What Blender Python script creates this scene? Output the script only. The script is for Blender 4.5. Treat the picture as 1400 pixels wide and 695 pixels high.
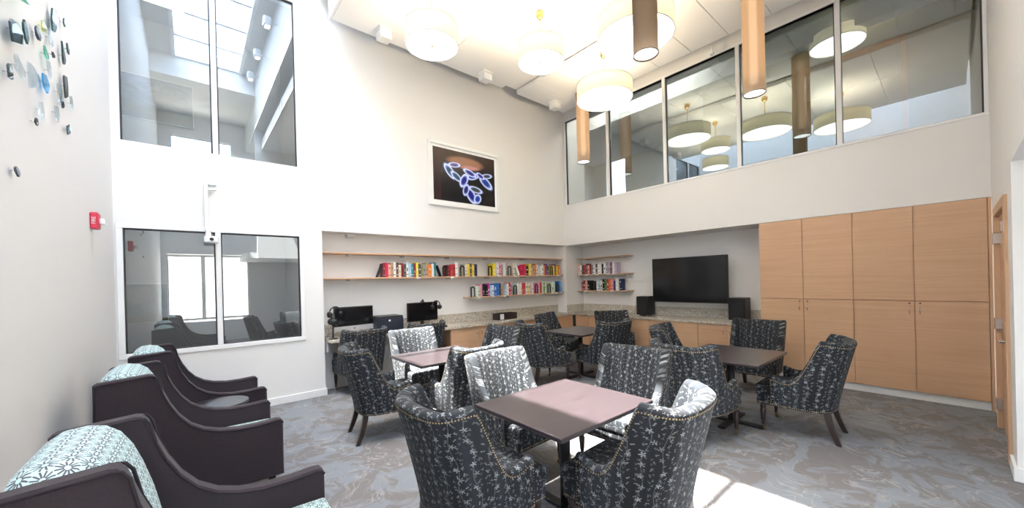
import bpy, math, random
from mathutils import Vector, Matrix
random.seed(7)
PI = math.pi
sc = bpy.context.scene
for o in list(bpy.data.objects): bpy.data.objects.remove(o)
COL = sc.collection

# ------------------------------------------------------------------ camera
def basis():
    yaw, pit, rol = math.radians(49.4979), math.radians(-.0855), math.radians(-1.4485)
    F = Vector((math.cos(yaw)*math.cos(pit), math.sin(yaw)*math.cos(pit), math.sin(pit)))
    R = Vector((math.sin(yaw), -math.cos(yaw), 0)); U = R.cross(F)
    R2 = math.cos(rol)*R + math.sin(rol)*U; U2 = -math.sin(rol)*R + math.cos(rol)*U
    return R2, U2, F
cam = bpy.data.cameras.new('camera'); cam_o = bpy.data.objects.new('camera', cam); COL.objects.link(cam_o)
r_, u_, f_ = basis()
cam_o.matrix_world = Matrix(((r_.x, u_.x, -f_.x, -6.7917), (r_.y, u_.y, -f_.y, -5.9655), (r_.z, u_.z, -f_.z, 1.6), (0, 0, 0, 1)))
cam.sensor_width = 36; cam.lens = 36*514.2/1400; cam.shift_y = 37.39/1400; cam.clip_start = .02; cam.clip_end = 200
sc.camera = cam_o

# ------------------------------------------------------------------ world, sun, exposure
SUN_DIR = Vector((.30, -.12, -1)).normalized()          # direction of travel
w = bpy.data.worlds.new('sky'); sc.world = w; w.use_nodes = True
wn = w.node_tree; bg = wn.nodes['Background']
sk = wn.nodes.new('ShaderNodeTexSky'); sk.sky_type = 'NISHITA'; sk.sun_disc = False
sk.sun_elevation = math.radians(72); sk.sun_rotation = math.radians(270); sk.air_density = 1.2; sk.dust_density = 3.0
hs_ = wn.nodes.new('ShaderNodeHueSaturation'); hs_.inputs['Saturation'].default_value = .75
wn.links.new(sk.outputs[0], hs_.inputs['Color']); wn.links.new(hs_.outputs[0], bg.inputs[0]); bg.inputs[1].default_value = 2.2
sun = bpy.data.lights.new('sun', 'SUN'); sun.energy = 44; sun.angle = math.radians(.6); sun.color = (1, .95, .88)
sun_o = bpy.data.objects.new('sun', sun); COL.objects.link(sun_o); sun_o.location = (-9, -3, 12)
sun_o.rotation_euler = SUN_DIR.to_track_quat('-Z', 'Y').to_euler()
def portal(name, loc, rot, sx, sy):
    l = bpy.data.lights.new(name, 'AREA'); l.shape = 'RECTANGLE'; l.size = sx; l.size_y = sy; l.cycles.is_portal = True
    o = bpy.data.objects.new(name, l); COL.objects.link(o); o.location = loc; o.rotation_euler = rot
portal('skylight_portal', (-6.4, -3.0, 7.35), (0, 0, 0), 1.5, 6.2)
portal('rear_window_portal', (-6.33, -8.75, 1.65), (PI/2, 0, 0), 2.1, 2.0)
sc.view_settings.view_transform = 'Standard'; sc.view_settings.look = 'None'; sc.view_settings.gamma = 1
sc.view_settings.use_curve_mapping = False
sc.view_settings.exposure = 0.92

# ------------------------------------------------------------------ materials
class NT:
    """tiny node-expression helper"""
    def __init__(s, name):
        s.mat = bpy.data.materials.new(name); s.mat.use_nodes = True
        s.t = s.mat.node_tree; s.n = s.t.nodes; s.b = s.n['Principled BSDF']; s.out = s.n['Material Output']
    def node(s, ty, **kw):
        nd = s.n.new(ty)
        for k, v in kw.items(): setattr(nd, k, v)
        return nd
    def put(s, sock, v):
        if isinstance(v, bpy.types.NodeSocket): s.t.links.new(v, sock)
        else: sock.default_value = v
    def m(s, op, a, b=0., c=0.):
        nd = s.node('ShaderNodeMath', operation=op)
        for i, v in enumerate((a, b, c)): s.put(nd.inputs[i], v)
        return nd.outputs[0]
    def mixc(s, f, a, b):
        nd = s.node('ShaderNodeMix', data_type='RGBA'); s.put(nd.inputs[0], f)
        for i, v in ((6, a), (7, b)): s.put(nd.inputs[i], v if isinstance(v, bpy.types.NodeSocket) else (*v, 1))
        return nd.outputs[2]
    def coord(s, kind='Object'): return s.node('ShaderNodeTexCoord').outputs[kind]
    def mapped(s, vec, scale):
        nd = s.node('ShaderNodeMapping'); s.put(nd.inputs[0], vec); nd.inputs['Scale'].default_value = scale; return nd.outputs[0]
    def noise(s, vec, scale, detail=2, rough=.5, dist=0., col=False):
        nd = s.node('ShaderNodeTexNoise'); s.put(nd.inputs['Vector'], vec)
        for k, v in (('Scale', scale), ('Detail', detail), ('Roughness', rough), ('Distortion', dist)): nd.inputs[k].default_value = v
        return nd.outputs[1 if col else 0]
    def vor(s, vec, scale, out='Distance', feature='F1'):
        nd = s.node('ShaderNodeTexVoronoi', feature=feature); s.put(nd.inputs['Vector'], vec); nd.inputs['Scale'].default_value = scale
        return nd.outputs[out]
    def step(s, x, a, b):                       # smooth ramp a->b to 0..1
        nd = s.node('ShaderNodeMapRange'); s.put(nd.inputs[0], x); nd.inputs[1].default_value = a; nd.inputs[2].default_value = b
        return nd.outputs[0]
    def sep(s, v):
        nd = s.node('ShaderNodeSeparateXYZ'); s.put(nd.inputs[0], v); return nd.outputs
    def comb(s, x, y, z=0.):
        nd = s.node('ShaderNodeCombineXYZ')
        for i, v in enumerate((x, y, z)): s.put(nd.inputs[i], v)
        return nd.outputs[0]
    def bump(s, h, strength=.2, dist=.01):
        nd = s.node('ShaderNodeBump'); s.put(nd.inputs['Height'], h); nd.inputs['Strength'].default_value = strength; nd.inputs['Distance'].default_value = dist
        s.t.links.new(nd.outputs[0], s.b.inputs['Normal'])
    def set(s, **kw):
        names = dict(col='Base Color', rough='Roughness', metal='Metallic', spec='Specular IOR Level', coat='Coat Weight', sheen='Sheen Weight', em='Emission Color', ems='Emission Strength', alpha='Alpha')
        for k, v in kw.items():
            sk_ = s.b.inputs[names[k]]
            if k in ('col', 'em') and not isinstance(v, bpy.types.NodeSocket): v = (*v, 1)
            s.put(sk_, v)
        return s
M = {}
def plain(name, col, rough=.5, metal=0., noise=.06, nscale=30, **kw):
    t = NT(name); n = t.noise(t.coord(), nscale, 3)
    f = t.m('MULTIPLY_ADD', n, noise*2, 1-noise)
    c = t.node('ShaderNodeVectorMath', operation='SCALE'); c.inputs[0].default_value = col; t.put(c.inputs['Scale'], f)
    t.set(col=c.outputs[0], rough=rough, metal=metal, **kw); M[name] = t.mat; return t
t = plain('paint', (.80, .785, .765), .75, noise=.01, nscale=4); t.bump(t.noise(t.coord(), 220, 3), .06, .002)
plain('paint_grey', (.42, .42, .42), .8, noise=.02, nscale=4)
plain('paint_tan', (.50, .43, .33), .8, noise=.02, nscale=4)
plain('paint_green', (.36, .37, .27), .8, noise=.02, nscale=4)
plain('trim_white', (.84, .84, .83), .45, noise=.01)
plain('ceiling_tile', (.82, .81, .80), .85, noise=.02, nscale=90)
plain('gasket', (.03, .03, .035), .5)
plain('black_plastic', (.012, .012, .013), .45)
plain('speaker_cloth', (.010, .010, .011), .9)
plain('screen', (.006, .006, .007), .12)
plain('silver', (.62, .63, .65), .35, .6, .02)
plain('white_plastic', (.78, .78, .78), .45, noise=.01)
plain('red_plastic', (.62, .03, .07), .4, noise=.02)
plain('brass', (.80, .50, .18), .25, 1., .03)
plain('nail_brass', (.40, .29, .16), .40, 1., .05)
plain('caster_metal', (.22, .16, .09), .35, 1., .05)
plain('chrome', (.75, .75, .76), .2, 1., .02)
plain('dark_leg', (.028, .016, .013), .35, noise=.2)
plain('black_metal', (.015, .015, .016), .5)
plain('pages', (.75, .71, .62), .8)
plain('concrete', (.55, .50, .42), .9)
plain('shelf_bracket', (.7, .69, .66), .5)
plain('dark_tray', (.035, .022, .018), .45)
plain('navy_plastic', (.012, .016, .03), .45)
t = plain('plum_fabric', (.028, .019, .024), .95, noise=.35, nscale=160, sheen=.08); t.bump(t.noise(t.coord(), 500, 2), .4, .002)
t = plain('plum_welt', (.020, .014, .018), .95, noise=.3, nscale=200)
# wood laminates; grain horizontal along the cabinet fronts
def beech(name, scale, c1=(.66, .42, .26), c2=(.56, .34, .20)):
    t = NT(name); v = t.mapped(t.coord(), scale)
    n = t.noise(v, 1.0, 5, .6, .3); n2 = t.noise(v, 3.3, 3, .6)
    f = t.step(t.m('ADD', t.m('MULTIPLY', n, .7), t.m('MULTIPLY', n2, .3)), .32, .68)
    t.set(col=t.mixc(f, c1, c2), rough=.42); M[name] = t.mat
beech('beech_y', (10, .9, 26)); beech('beech_x', (.9, 10, 26)); beech('beech_z', (20, 20, 1.2))
t = NT('mahogany'); v = t.mapped(t.coord(), (2.2, 22, 10)); n = t.noise(v, 1.3, 4, .6, .6)
t.set(col=t.mixc(t.step(n, .3, .7), (.026, .019, .022), (.040, .029, .033)), rough=.28, coat=.6); M['mahogany'] = t.mat
t.b.inputs['Coat Roughness'].default_value = .22
# granite
t = NT('granite'); v = t.coord()
n = t.noise(v, 55, 4, .7); vo = t.vor(v, 130, 'Color'); g = t.sep(vo)[0]
c = t.mixc(t.step(n, .35, .62), (.42, .37, .30), (.68, .62, .53))
c = t.mixc(t.step(g, .80, .86), c, (.06, .06, .055)); c = t.mixc(t.step(t.sep(vo)[1], .84, .90), c, (.75, .72, .66))
t.set(col=c, rough=.22); M['granite'] = t.mat
# carpet: blue-grey and taupe swirls with pale loops
t = NT('carpet'); v = t.coord()
warp = t.noise(v, 2.2, 2, .5, 0, True)
ad = t.node('ShaderNodeVectorMath', operation='MULTIPLY_ADD'); t.put(ad.inputs[0], warp); ad.inputs[1].default_value = (.5, .5, 0); t.put(ad.inputs[2], v)
va = t.mapped(ad.outputs[0], (1, 1.0, 1))
blot = t.step(t.noise(va, 3.2, 4, .62, 1.2), .47, .53)
n2 = t.noise(va, 3.6, 2, .5, 1.6); line = t.m('SUBTRACT', 1., t.step(t.m('ABSOLUTE', t.m('SUBTRACT', n2, .5)), .008, .020))
n3 = t.noise(va, 6.0, 1, .5, .8); line2 = t.m('SUBTRACT', 1., t.step(t.m('ABSOLUTE', t.m('SUBTRACT', n3, .42)), .010, .022))
gate = t.step(t.noise(v, 2.6, 1), .42, .55)
c = t.mixc(blot, (.150, .138, .140), (.190, .212, .242))
c = t.mixc(t.m('MULTIPLY', line, t.m('MULTIPLY', gate, .75)), c, (.33, .325, .32)); c = t.mixc(t.m('MULTIPLY', line2, .35), c, (.28, .27, .265))
fib = t.noise(v, 260, 3, .7)
c = t.mixc(t.m('MULTIPLY', t.step(fib, .3, .7), .35), c, (.10, .095, .095))
t.set(col=c, rough=.95, sheen=.1); t.bump(fib, .5, .004); M['carpet'] = t.mat
# floral chair fabric (UV in metres: u around the chair, v upwards)
t = NT('floral_fabric'); uv = t.sep(t.coord('UV')); u, v = uv[0], uv[1]
def flower(cw, ch, size, ph, k):
    ci = t.m('FLOOR', t.m('DIVIDE', u, cw))
    sway = t.m('MULTIPLY', t.m('SINE', t.m('MULTIPLY_ADD', v, 26., t.m('MULTIPLY', ci, 1.9))), .13)
    fu = t.m('SUBTRACT', t.m('FRACT', t.m('ADD', t.m('DIVIDE', u, cw), 100.)), .5)
    vi = t.m('ADD', t.m('DIVIDE', v, ch), t.m('MULTIPLY_ADD', ci, .37, 50.+ph)); fv = t.m('SUBTRACT', t.m('FRACT', vi), .5)
    wn_ = t.node('ShaderNodeTexWhiteNoise', noise_dimensions='2D'); t.put(wn_.inputs['Vector'], t.comb(ci, t.m('FLOOR', vi)))
    rr = t.sep(wn_.outputs['Color'])
    lx = t.m('MULTIPLY', t.m('ADD', t.m('ADD', fu, sway), t.m('MULTIPLY_ADD', rr[0], .36, -.18)), cw)
    ly = t.m('MULTIPLY', t.m('ADD', fv, t.m('MULTIPLY_ADD', rr[1], .3, -.15)), ch)
    r = t.m('SQRT', t.m('ADD', t.m('MULTIPLY', lx, lx), t.m('MULTIPLY', ly, ly)))
    th = t.m('MULTIPLY_ADD', t.m('ARCTAN2', ly, lx), k, t.m('MULTIPLY', rr[2], 6.28))
    pet = t.m('MULTIPLY', t.m('MULTIPLY_ADD', t.m('COSINE', th), .42, .58), size)
    fl = t.m('MULTIPLY', t.m('SUBTRACT', 1., t.step(t.m('SUBTRACT', r, pet), -.001, .0012)), t.m('MULTIPLY_ADD', rr[1], .6, .4))
    stem = t.m('SUBTRACT', 1., t.step(t.m('ABSOLUTE', t.m('ADD', fu, sway)), .012, .035))
    return fl, stem
f1, s1 = flower(.078, .062, .0150, 0., 5.); f2, s2 = flower(.047, .037, .0095, .4, 2.); f3, s3 = flower(.061, .028, .008, .7, 3.)
mask = t.m('MAXIMUM', t.m('MAXIMUM', f1, t.m('MULTIPLY', f2, .55)), t.m('MAXIMUM', t.m('MULTIPLY', f3, .4), t.m('MULTIPLY', s1, .25)))
mask = t.m('MULTIPLY', mask, t.step(t.noise(t.coord('UV'), 90, 2), .28, .5))
stripe = t.noise(t.mapped(t.coord('UV'), (14, .8, 1)), 1.0, 2)
base = t.mixc(t.step(stripe, .35, .65), (.012, .013, .015), (.024, .028, .036))
t.set(col=t.mixc(mask, base, (.34, .36, .37)), rough=.8, spec=.25, sheen=.04); t.bump(mask, .15, .002); M['floral_fabric'] = t.mat
# mint star fabric
t = NT('mint_fabric'); uv = t.sep(t.coord('UV')); S = .058; S3 = S*math.sqrt(3)
def cell(ox, oy):
    a = t.m('MULTIPLY', t.m('SUBTRACT', t.m('FRACT', t.m('ADD', t.m('DIVIDE', t.m('ADD', uv[0], ox), S), 40.)), .5), S)
    b = t.m('MULTIPLY', t.m('SUBTRACT', t.m('FRACT', t.m('ADD', t.m('DIVIDE', t.m('ADD', uv[1], oy), S3), 40.)), .5), S3)
    return a, b, t.m('SQRT', t.m('ADD', t.m('MULTIPLY', a, a), t.m('MULTIPLY', b, b)))
ax, ay, ar = cell(0, 0); bx_, by_, br = cell(S/2, S3/2)
pick = t.m('LESS_THAN', ar, br)
mx = lambda p, q_: t.m('ADD', t.m('MULTIPLY', pick, p), t.m('MULTIPLY', t.m('SUBTRACT', 1., pick), q_))
px, py, pr = mx(ax, bx_), mx(ay, by_), mx(ar, br)
ang = t.m('DIVIDE', t.m('ARCTAN2', py, px), 2*PI/12)
off = t.m('MULTIPLY', t.m('ABSOLUTE', t.m('SUBTRACT', t.m('FRACT', t.m('ADD', ang, 24.)), .5)), 2*PI/12)
d = t.m('MULTIPLY', pr, off)
dart = t.m('MULTIPLY', t.m('SUBTRACT', 1., t.step(d, .0019, .0029)), t.m('MULTIPLY', t.step(pr, .0065, .0085), t.m('SUBTRACT', 1., t.step(pr, .0275, .030))))
wt = t.noise(t.coord('UV'), 260, 2)
mint = t.mixc(wt, (.40, .60, .60), (.56, .74, .73))
t.set(col=t.mixc(dart, mint, (.075, .060, .075)), rough=.8, sheen=.15); M['mint_fabric'] = t.mat
# glass
def glass(name, tint, ior=1.75):
    t = NT(name); tr = t.node('ShaderNodeBsdfTransparent'); tr.inputs[0].default_value = (*tint, 1)
    gl = t.node('ShaderNodeBsdfGlossy'); gl.inputs['Roughness'].default_value = 0; gl.inputs[0].default_value = (.90, .96, 1, 1); f0 = ((ior-1)/(ior+1))**2*1.8; lw = t.node('ShaderNodeLayerWeight'); lw.inputs[0].default_value = .5   # Schlick Fresnel, same from both sides
    fr = t.m('MULTIPLY_ADD', t.m('POWER', lw.outputs['Facing'], 5.), 1-f0, f0)
    mx_ = t.node('ShaderNodeMixShader'); t.t.links.new(fr, mx_.inputs[0]); t.t.links.new(tr.outputs[0], mx_.inputs[1]); t.t.links.new(gl.outputs[0], mx_.inputs[2])
    t.t.links.new(mx_.outputs[0], t.out.inputs[0]); M[name] = t.mat
glass('window_glass', (.80, .83, .84), 2.0); glass('tinted_glass', (.52, .54, .56), 2.0); glass('clear_glass', (.95, .97, .97), 1.45)
def shard(name, c): glass(name, c, 1.6)
for nme, c in dict(shard_green=(.02, .22, .17), shard_mint=(.30, .75, .60), shard_navy=(.01, .015, .10), shard_black=(.02, .01, .03), shard_cyan=(.02, .60, .90), shard_yellow=(.75, .72, .25), shard_clear=(.88, .90, .90), shard_slate=(.10, .18, .20)).items(): shard(nme, c)
# lamps
def glow(name, col, e, base=(.8, .8, .78)):
    t = NT(name); n = t.noise(t.coord(), 180, 2)
    t.set(col=base, rough=.8, em=t.mixc(t.m('MULTIPLY', n, .12), col, (.5, .4, .3)), ems=e); M[name] = t.mat
glow('drum_diffuser', (1, .94, .82), 2.6); glow('drum_fabric', (1, .84, .48), .42, (.75, .68, .50)); glow('lamp_core', (1, .76, .52), 4.5)
glow('cylinder_end', (1, .96, .88), 1.5); glow('fill_glow', (1, .95, .88), 8.0); glow('fill_glow_upstairs', (1, .95, .86), 14.0); glow('spot_lens', (1, .80, .60), 5.0)  # the two panel glows serve fill lights added in the rooms behind
t = NT('cylinder_fabric'); tr = t.node('ShaderNodeBsdfTransparent'); n = t.noise(t.mapped(t.coord(), (90, 90, 14)), 3, 3)
df = t.node('ShaderNodeBsdfDiffuse'); t.put(df.inputs[0], t.mixc(n, (.16, .12, .09), (.24, .18, .13)))
tl = t.node('ShaderNodeBsdfTranslucent'); tl.inputs[0].default_value = (.42, .32, .23, 1)
m1 = t.node('ShaderNodeMixShader'); m1.inputs[0].default_value = .45; t.t.links.new(df.outputs[0], m1.inputs[1]); t.t.links.new(tl.outputs[0], m1.inputs[2])
m2 = t.node('ShaderNodeMixShader'); m2.inputs[0].default_value = .03; t.t.links.new(m1.outputs[0], m2.inputs[1]); t.t.links.new(tr.outputs[0], m2.inputs[2])
t.t.links.new(m2.outputs[0], t.out.inputs[0]); M['cylinder_fabric'] = t.mat
# flat prints
t = NT('butterfly_print'); uv = t.sep(t.coord('UV')); u, v = uv[0], uv[1]
top = t.step(v, .55, 1.0)
c = t.mixc(top, (.006, .006, .009), (.05, .028, .022)); c = t.mixc(t.m('MULTIPLY', t.step(u, .14, .10), .5), c, (.05, .02, .025))
def ell(cx, cy, a, b, rot):
    dx, dy = t.m('SUBTRACT', u, cx), t.m('SUBTRACT', v, cy); cs, sn = math.cos(rot), math.sin(rot)
    ex = t.m('DIVIDE', t.m('ADD', t.m('MULTIPLY', dx, cs), t.m('MULTIPLY', dy, sn)), a); ey = t.m('DIVIDE', t.m('SUBTRACT', t.m('MULTIPLY', dy, cs), t.m('MULTIPLY', dx, sn)), b)
    return t.m('SQRT', t.m('ADD', t.m('MULTIPLY', ex, ex), t.m('MULTIPLY', ey, ey)))
dd = ell(.50, .80, .30, .12, 0); c = t.mixc(t.m('SUBTRACT', 1., t.step(dd, .75, 1.1)), c, (.28, .13, .075)); dd = ell(.58, .72, .17, .05, .1); c = t.mixc(t.m('SUBTRACT', 1., t.step(dd, .5, 1.1)), c, (.50, .22, .22))
for (cx, cy, a, b, rot, inn) in ((.25, .58, .05, .13, .5, (.01, .05, .09)), (.35, .50, .045, .10, .7, (.01, .07, .10)), (.32, .72, .08, .04, .2, (.10, .07, .20)), (.47, .45, .05, .12, -.3, (.01, .01, .22)), (.62, .56, .09, .05, .5, (.01, .03, .35)), (.57, .62, .10, .045, -.5, (.02, .02, .20)), (.84, .48, .13, .06, -.9, (.01, .04, .30)), (.86, .62, .08, .04, .3, (.03, .05, .06)), (.75, .60, .07, .035, -.7, (.02, .02, .25)), (.58, .18, .06, .15, .35, (.01, .01, .20)), (.66, .30, .10, .05, -.3, (.04, .06, .03)), (.69, .12, .05, .08, -.2, (.01, .04, .32)), (.50, .27, .04, .10, -.2, (.01, .01, .12))):
    dd = ell(cx, cy, a, b, rot)
    ring = t.m('SUBTRACT', 1., t.step(t.m('ABSOLUTE', t.m('SUBTRACT', dd, 1.)), .05, .42))
    c = t.mixc(t.m('SUBTRACT', 1., t.step(dd, .85, 1.0)), c, inn); c = t.mixc(ring, c, (.28, .40, .95)); c = t.mixc(t.m('SUBTRACT', 1., t.step(t.m('ABSOLUTE', t.m('SUBTRACT', dd, 1.05)), .02, .16)), c, (.80, .86, 1.0))
t.set(col=c, rough=.25); M['butterfly_print'] = t.mat
t = NT('tree_print'); v = t.coord('UV'); y = t.sep(v)[1]
c = t.mixc(t.step(y, .25, .45), (.10, .09, .045), (.09, .13, .20)); br = t.m('SUBTRACT', 1., t.step(t.m('ABSOLUTE', t.m('SUBTRACT', t.noise(v, 6, 4, .6, 1.5), .5)), .02, .06))
c = t.mixc(t.m('MULTIPLY', br, .9), c, (.012, .014, .02)); c = t.mixc(t.step(t.noise(v, 3, 3), .5, .6), c, (.05, .06, .085)); t.set(col=c, rough=.3); M['tree_print'] = t.mat
t = NT('teal_print'); v = t.coord('UV'); c = t.mixc(t.step(t.noise(v, 2.2, 3, .6), .42, .55), (.22, .24, .24), (.012, .055, .085)); c = t.mixc(t.step(t.sep(v)[1], .3, .1), c, (.18, .15, .08)); t.set(col=c, rough=.3); M['teal_print'] = t.mat

# ------------------------------------------------------------------ mesh helpers
class MB:
    def __init__(s): s.v = []; s.f = []; s.uv = []; s.mi = []; s.smooth = []; s.cur = 0
    def add(s, verts, faces, uvs=None, smooth=False):
        k = len(s.v); s.v += [tuple(p) for p in verts]
        for i, fc in enumerate(faces):
            s.f.append([k+j for j in fc]); s.mi.append(s.cur); s.smooth.append(smooth)
            s.uv.append(uvs[i] if uvs else None)
        return s
    def box(s, x0, x1, y0, y1, z0, z1, c=0.):
        x0, x1 = sorted((x0, x1)); y0, y1 = sorted((y0, y1)); z0, z1 = sorted((z0, z1))
        if c <= 0:
            V = [(x, y, z) for z in (z0, z1) for y in (y0, y1) for x in (x0, x1)]
            return s.add(V, [(0, 2, 3, 1), (4, 5, 7, 6), (0, 1, 5, 4), (2, 6, 7, 3), (0, 4, 6, 2), (1, 3, 7, 5)])
        c = min(c, (x1-x0)*.49, (y1-y0)*.49, (z1-z0)*.49); V = []; idx = {}
        for a, X in enumerate((x0, x1)):
            for b, Y in enumerate((y0, y1)):
                for d_, Z in enumerate((z0, z1)):
                    sx, sy, sz = (1, -1)[a], (1, -1)[b], (1, -1)[d_]
                    for e, p in (('x', (X, Y+sy*c, Z+sz*c)), ('y', (X+sx*c, Y, Z+sz*c)), ('z', (X+sx*c, Y+sy*c, Z))):
                        idx[a, b, d_, e] = len(V); V.append(p)
        I = idx; F = []
        F += [[I[a, b, d_, 'x'] for b, d_ in ((0, 0), (0, 1), (1, 1), (1, 0))][::(1 if a == 0 else -1)] for a in (0, 1)]
        F += [[I[a, b, d_, 'y'] for a, d_ in ((0, 0), (1, 0), (1, 1), (0, 1))][::(1 if b == 0 else -1)] for b in (0, 1)]
        F += [[I[a, b, d_, 'z'] for a, b in ((0, 0), (0, 1), (1, 1), (1, 0))][::(1 if d_ == 0 else -1)] for d_ in (0, 1)]
        for a in (0, 1):
            for b in (0, 1): F.append([I[a, b, 0, 'x'], I[a, b, 0, 'y'], I[a, b, 1, 'y'], I[a, b, 1, 'x']][::(1 if a == b else -1)])
            for d_ in (0, 1): F.append([I[a, 0, d_, 'x'], I[a, 1, d_, 'x'], I[a, 1, d_, 'z'], I[a, 0, d_, 'z']][::(1 if a == d_ else -1)])
        for b in (0, 1):
            for d_ in (0, 1): F.append([I[0, b, d_, 'z'], I[1, b, d_, 'z'], I[1, b, d_, 'y'], I[0, b, d_, 'y']][::(1 if b == d_ else -1)])
        for a in (0, 1):
            for b in (0, 1):
                for d_ in (0, 1): F.append([I[a, b, d_, 'x'], I[a, b, d_, 'z'], I[a, b, d_, 'y']][::(1 if (a+b+d_) % 2 == 0 else -1)])
        return s.add(V, F)
    def lathe(s, prof, c=(0, 0, 0), n=20, smooth=True, axis='z', caps=True):
        V = []
        for r, z in prof:
            for i in range(n):
                a = 2*PI*i/n; p = (r*math.cos(a), r*math.sin(a), z)
                if axis == 'x': p = (p[2], p[0], p[1])
                if axis == 'y': p = (p[1], p[2], p[0])
                V.append((p[0]+c[0], p[1]+c[1], p[2]+c[2]))
        F = [(j*n+i, j*n+(i+1) % n, (j+1)*n+(i+1) % n, (j+1)*n+i) for j in range(len(prof)-1) for i in range(n)]
        s.add(V, F, None, smooth)
        if caps:
            k = len(s.v)-len(V); L = len(prof)-1
            for fc in ([k+i for i in range(n)][::-1], [k+L*n+i for i in range(n)]): s.f.append(fc); s.mi.append(s.cur); s.smooth.append(False); s.uv.append(None)
        return s
    def tube(s, pts, r, n=6, closed=False):
        pts = [Vector(p) for p in pts]; V = []; L = len(pts); up = Vector((0, 0, 1)); prev = None
        rr = r if isinstance(r, (list, tuple)) else [r]*L
        for i, p in enumerate(pts):
            if closed: tg = pts[(i+1) % L]-pts[i-1]
            else: tg = pts[min(i+1, L-1)]-pts[max(i-1, 0)]
            tg.normalize(); a = prev if prev else (up if abs(tg.z) < .9 else Vector((1, 0, 0)))
            a = (a-tg*a.dot(tg)).normalized(); b = tg.cross(a); prev = a
            for k in range(n): V.append(p+(a*math.cos(2*PI*k/n)+b*math.sin(2*PI*k/n))*rr[i])
        m = L if closed else L-1
        F = [(j*n+i, j*n+(i+1) % n, ((j+1) % L)*n+(i+1) % n, ((j+1) % L)*n+i) for j in range(m) for i in range(n)]
        if not closed: F += [tuple(range(n))[::-1], tuple((L-1)*n+i for i in range(n))]
        return s.add(V, F, None, True)
    def prism(s, poly, h0, h1, plane='xz'):        # polygon extruded along the third axis
        def P(a, b, h): return {'xz': (a, h, b), 'xy': (a, b, h), 'yz': (h, a, b)}[plane]
        n = len(poly); V = [P(a, b, h0) for a, b in poly]+[P(a, b, h1) for a, b in poly]
        return s.add(V, [tuple(range(n)), tuple(range(n, 2*n))[::-1]]+[(i, i+n, (i+1) % n+n, (i+1) % n) for i in range(n)])
    def mesh(s, name, mats):
        me = bpy.data.meshes.new(name); me.from_pydata(s.v, [], s.f)
        for mn in ([mats] if isinstance(mats, str) else mats): me.materials.append(M[mn])
        me.polygons.foreach_set('material_index', s.mi); me.polygons.foreach_set('use_smooth', s.smooth)
        if any(u is not None for u in s.uv):
            l = me.uv_layers.new(name='UVMap'); k = 0
            for i, fc in enumerate(s.f):
                for j in range(len(fc)):
                    if s.uv[i]: l.data[k].uv = s.uv[i][j]
                    k += 1
        me.update(); return me
def obj(name, me, mats=None, parent=None, loc=None, rot=None):
    if isinstance(me, MB): me = me.mesh(name, mats)
    o = bpy.data.objects.new(name, me); COL.objects.link(o)
    if parent: o.parent = parent
    if loc: o.location = loc
    if rot: o.rotation_euler = rot
    return o
def fixn(o):                                        # consistent outward normals
    import bmesh
    b = bmesh.new(); b.from_mesh(o.data); bmesh.ops.recalc_face_normals(b, faces=b.faces); b.to_mesh(o.data); b.free(); return o
def tag(o, label, cat, group=None):
    o['label'] = label; o['category'] = cat
    if group: o['group'] = group
    return o
def struct(o, label=None, cat=None):
    o['kind'] = 'structure'
    if label: o['label'] = label
    if cat: o['category'] = cat
    return o
def thing(name, label, cat, loc=(0, 0, 0), rz=0., group=None):
    o = bpy.data.objects.new(name, None); COL.objects.link(o); o.location = loc; o.rotation_euler = (0, 0, rz); o.empty_display_size = .1
    return tag(o, label, cat, group)
def copy_tree(o, parent=None):
    kids = [c for c in bpy.data.objects if c.parent == o] if parent is None else [c for c in bpy.data.objects if c.parent == o]
    c = o.copy(); COL.objects.link(c); c.parent = parent
    for k in kids: copy_tree(k, c)
    return c
def bx(*a, c=0.): return MB().box(*a, c=c)

# ------------------------------------------------------------------ the room
XL, ZS, DA, DB, YR = -7.4255, 2.402, .30, .63, -6.262
struct(obj('floor', bx(-9.2, .8, -8.8, 2.2, -.12, 0), 'carpet'), 'grey and taupe swirl patterned carpet', 'floor')
m = MB()
m.box(XL-.15, XL, -8.6, 0, 0, 7.4)
struct(obj('wall_left', m, 'paint'), 'plain white wall behind the plum armchairs', 'wall')
# back wall: windows at left, alcove under the upper part
UX0, UXM, UX1 = -7.3535, -6.5206, -5.618
m = MB()
for z0, z1 in ((0, .892), (2.296, 3.28), (5.593, 7.4)): m.box(XL, -5.322, 0, .15, z0, z1)
for z0, z1 in ((.892, 2.296), (3.28, 5.593)): m.box(XL, UX0, 0, .15, z0, z1); m.box(UX1, -5.322, 0, .15, z0, z1)
m.box(-5.40, -5.322, .15, DA+.15, 0, ZS)
m.box(-5.322, .78, 0, DA+.15, ZS, 5.9)
m.box(-5.322, -5.25, 0, .15, 5.9, 7.4)
m.box(-5.322, 0, DA, DA+.15, 0, ZS)
m.box(0, .78, 0, DA+.15, 0, ZS)
struct(obj('wall_back', m, 'paint'), 'tall white wall with two interior windows and a shelf alcove', 'wall')
m = MB()
m.box(0, .78, YR-.15, 0, ZS, 3.345); m.box(0, .12, YR-.15, 0, 5.32, 5.9); m.box(0, .12, -.06, 0, 3.345, 5.32); m.box(0, .12, YR-.15, -6.236, 3.345, 5.32)
m.box(DB, .78, YR-.15, 0, 0, ZS)
struct(obj('wall_right', m, 'paint'), 'white wall with upper glazing above the television alcove', 'wall')
m = MB()
m.box(-5.38, 0, YR-.15, YR, 2.40, 5.9); m.box(-2.10, -1.72, YR-.15, YR, 0, 2.40); m.box(-.62, 0, YR-.15, YR, 0, 2.40); m.box(-1.72, -.62, YR-.15, YR, 2.14, 2.40)
m.box(-2.10, -1.95, YR-1.6, YR-.15, 0, 2.40)
struct(obj('wall_end', m, 'paint'), 'white end wall with the beech door beside the tall cabinets', 'wall')
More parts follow.
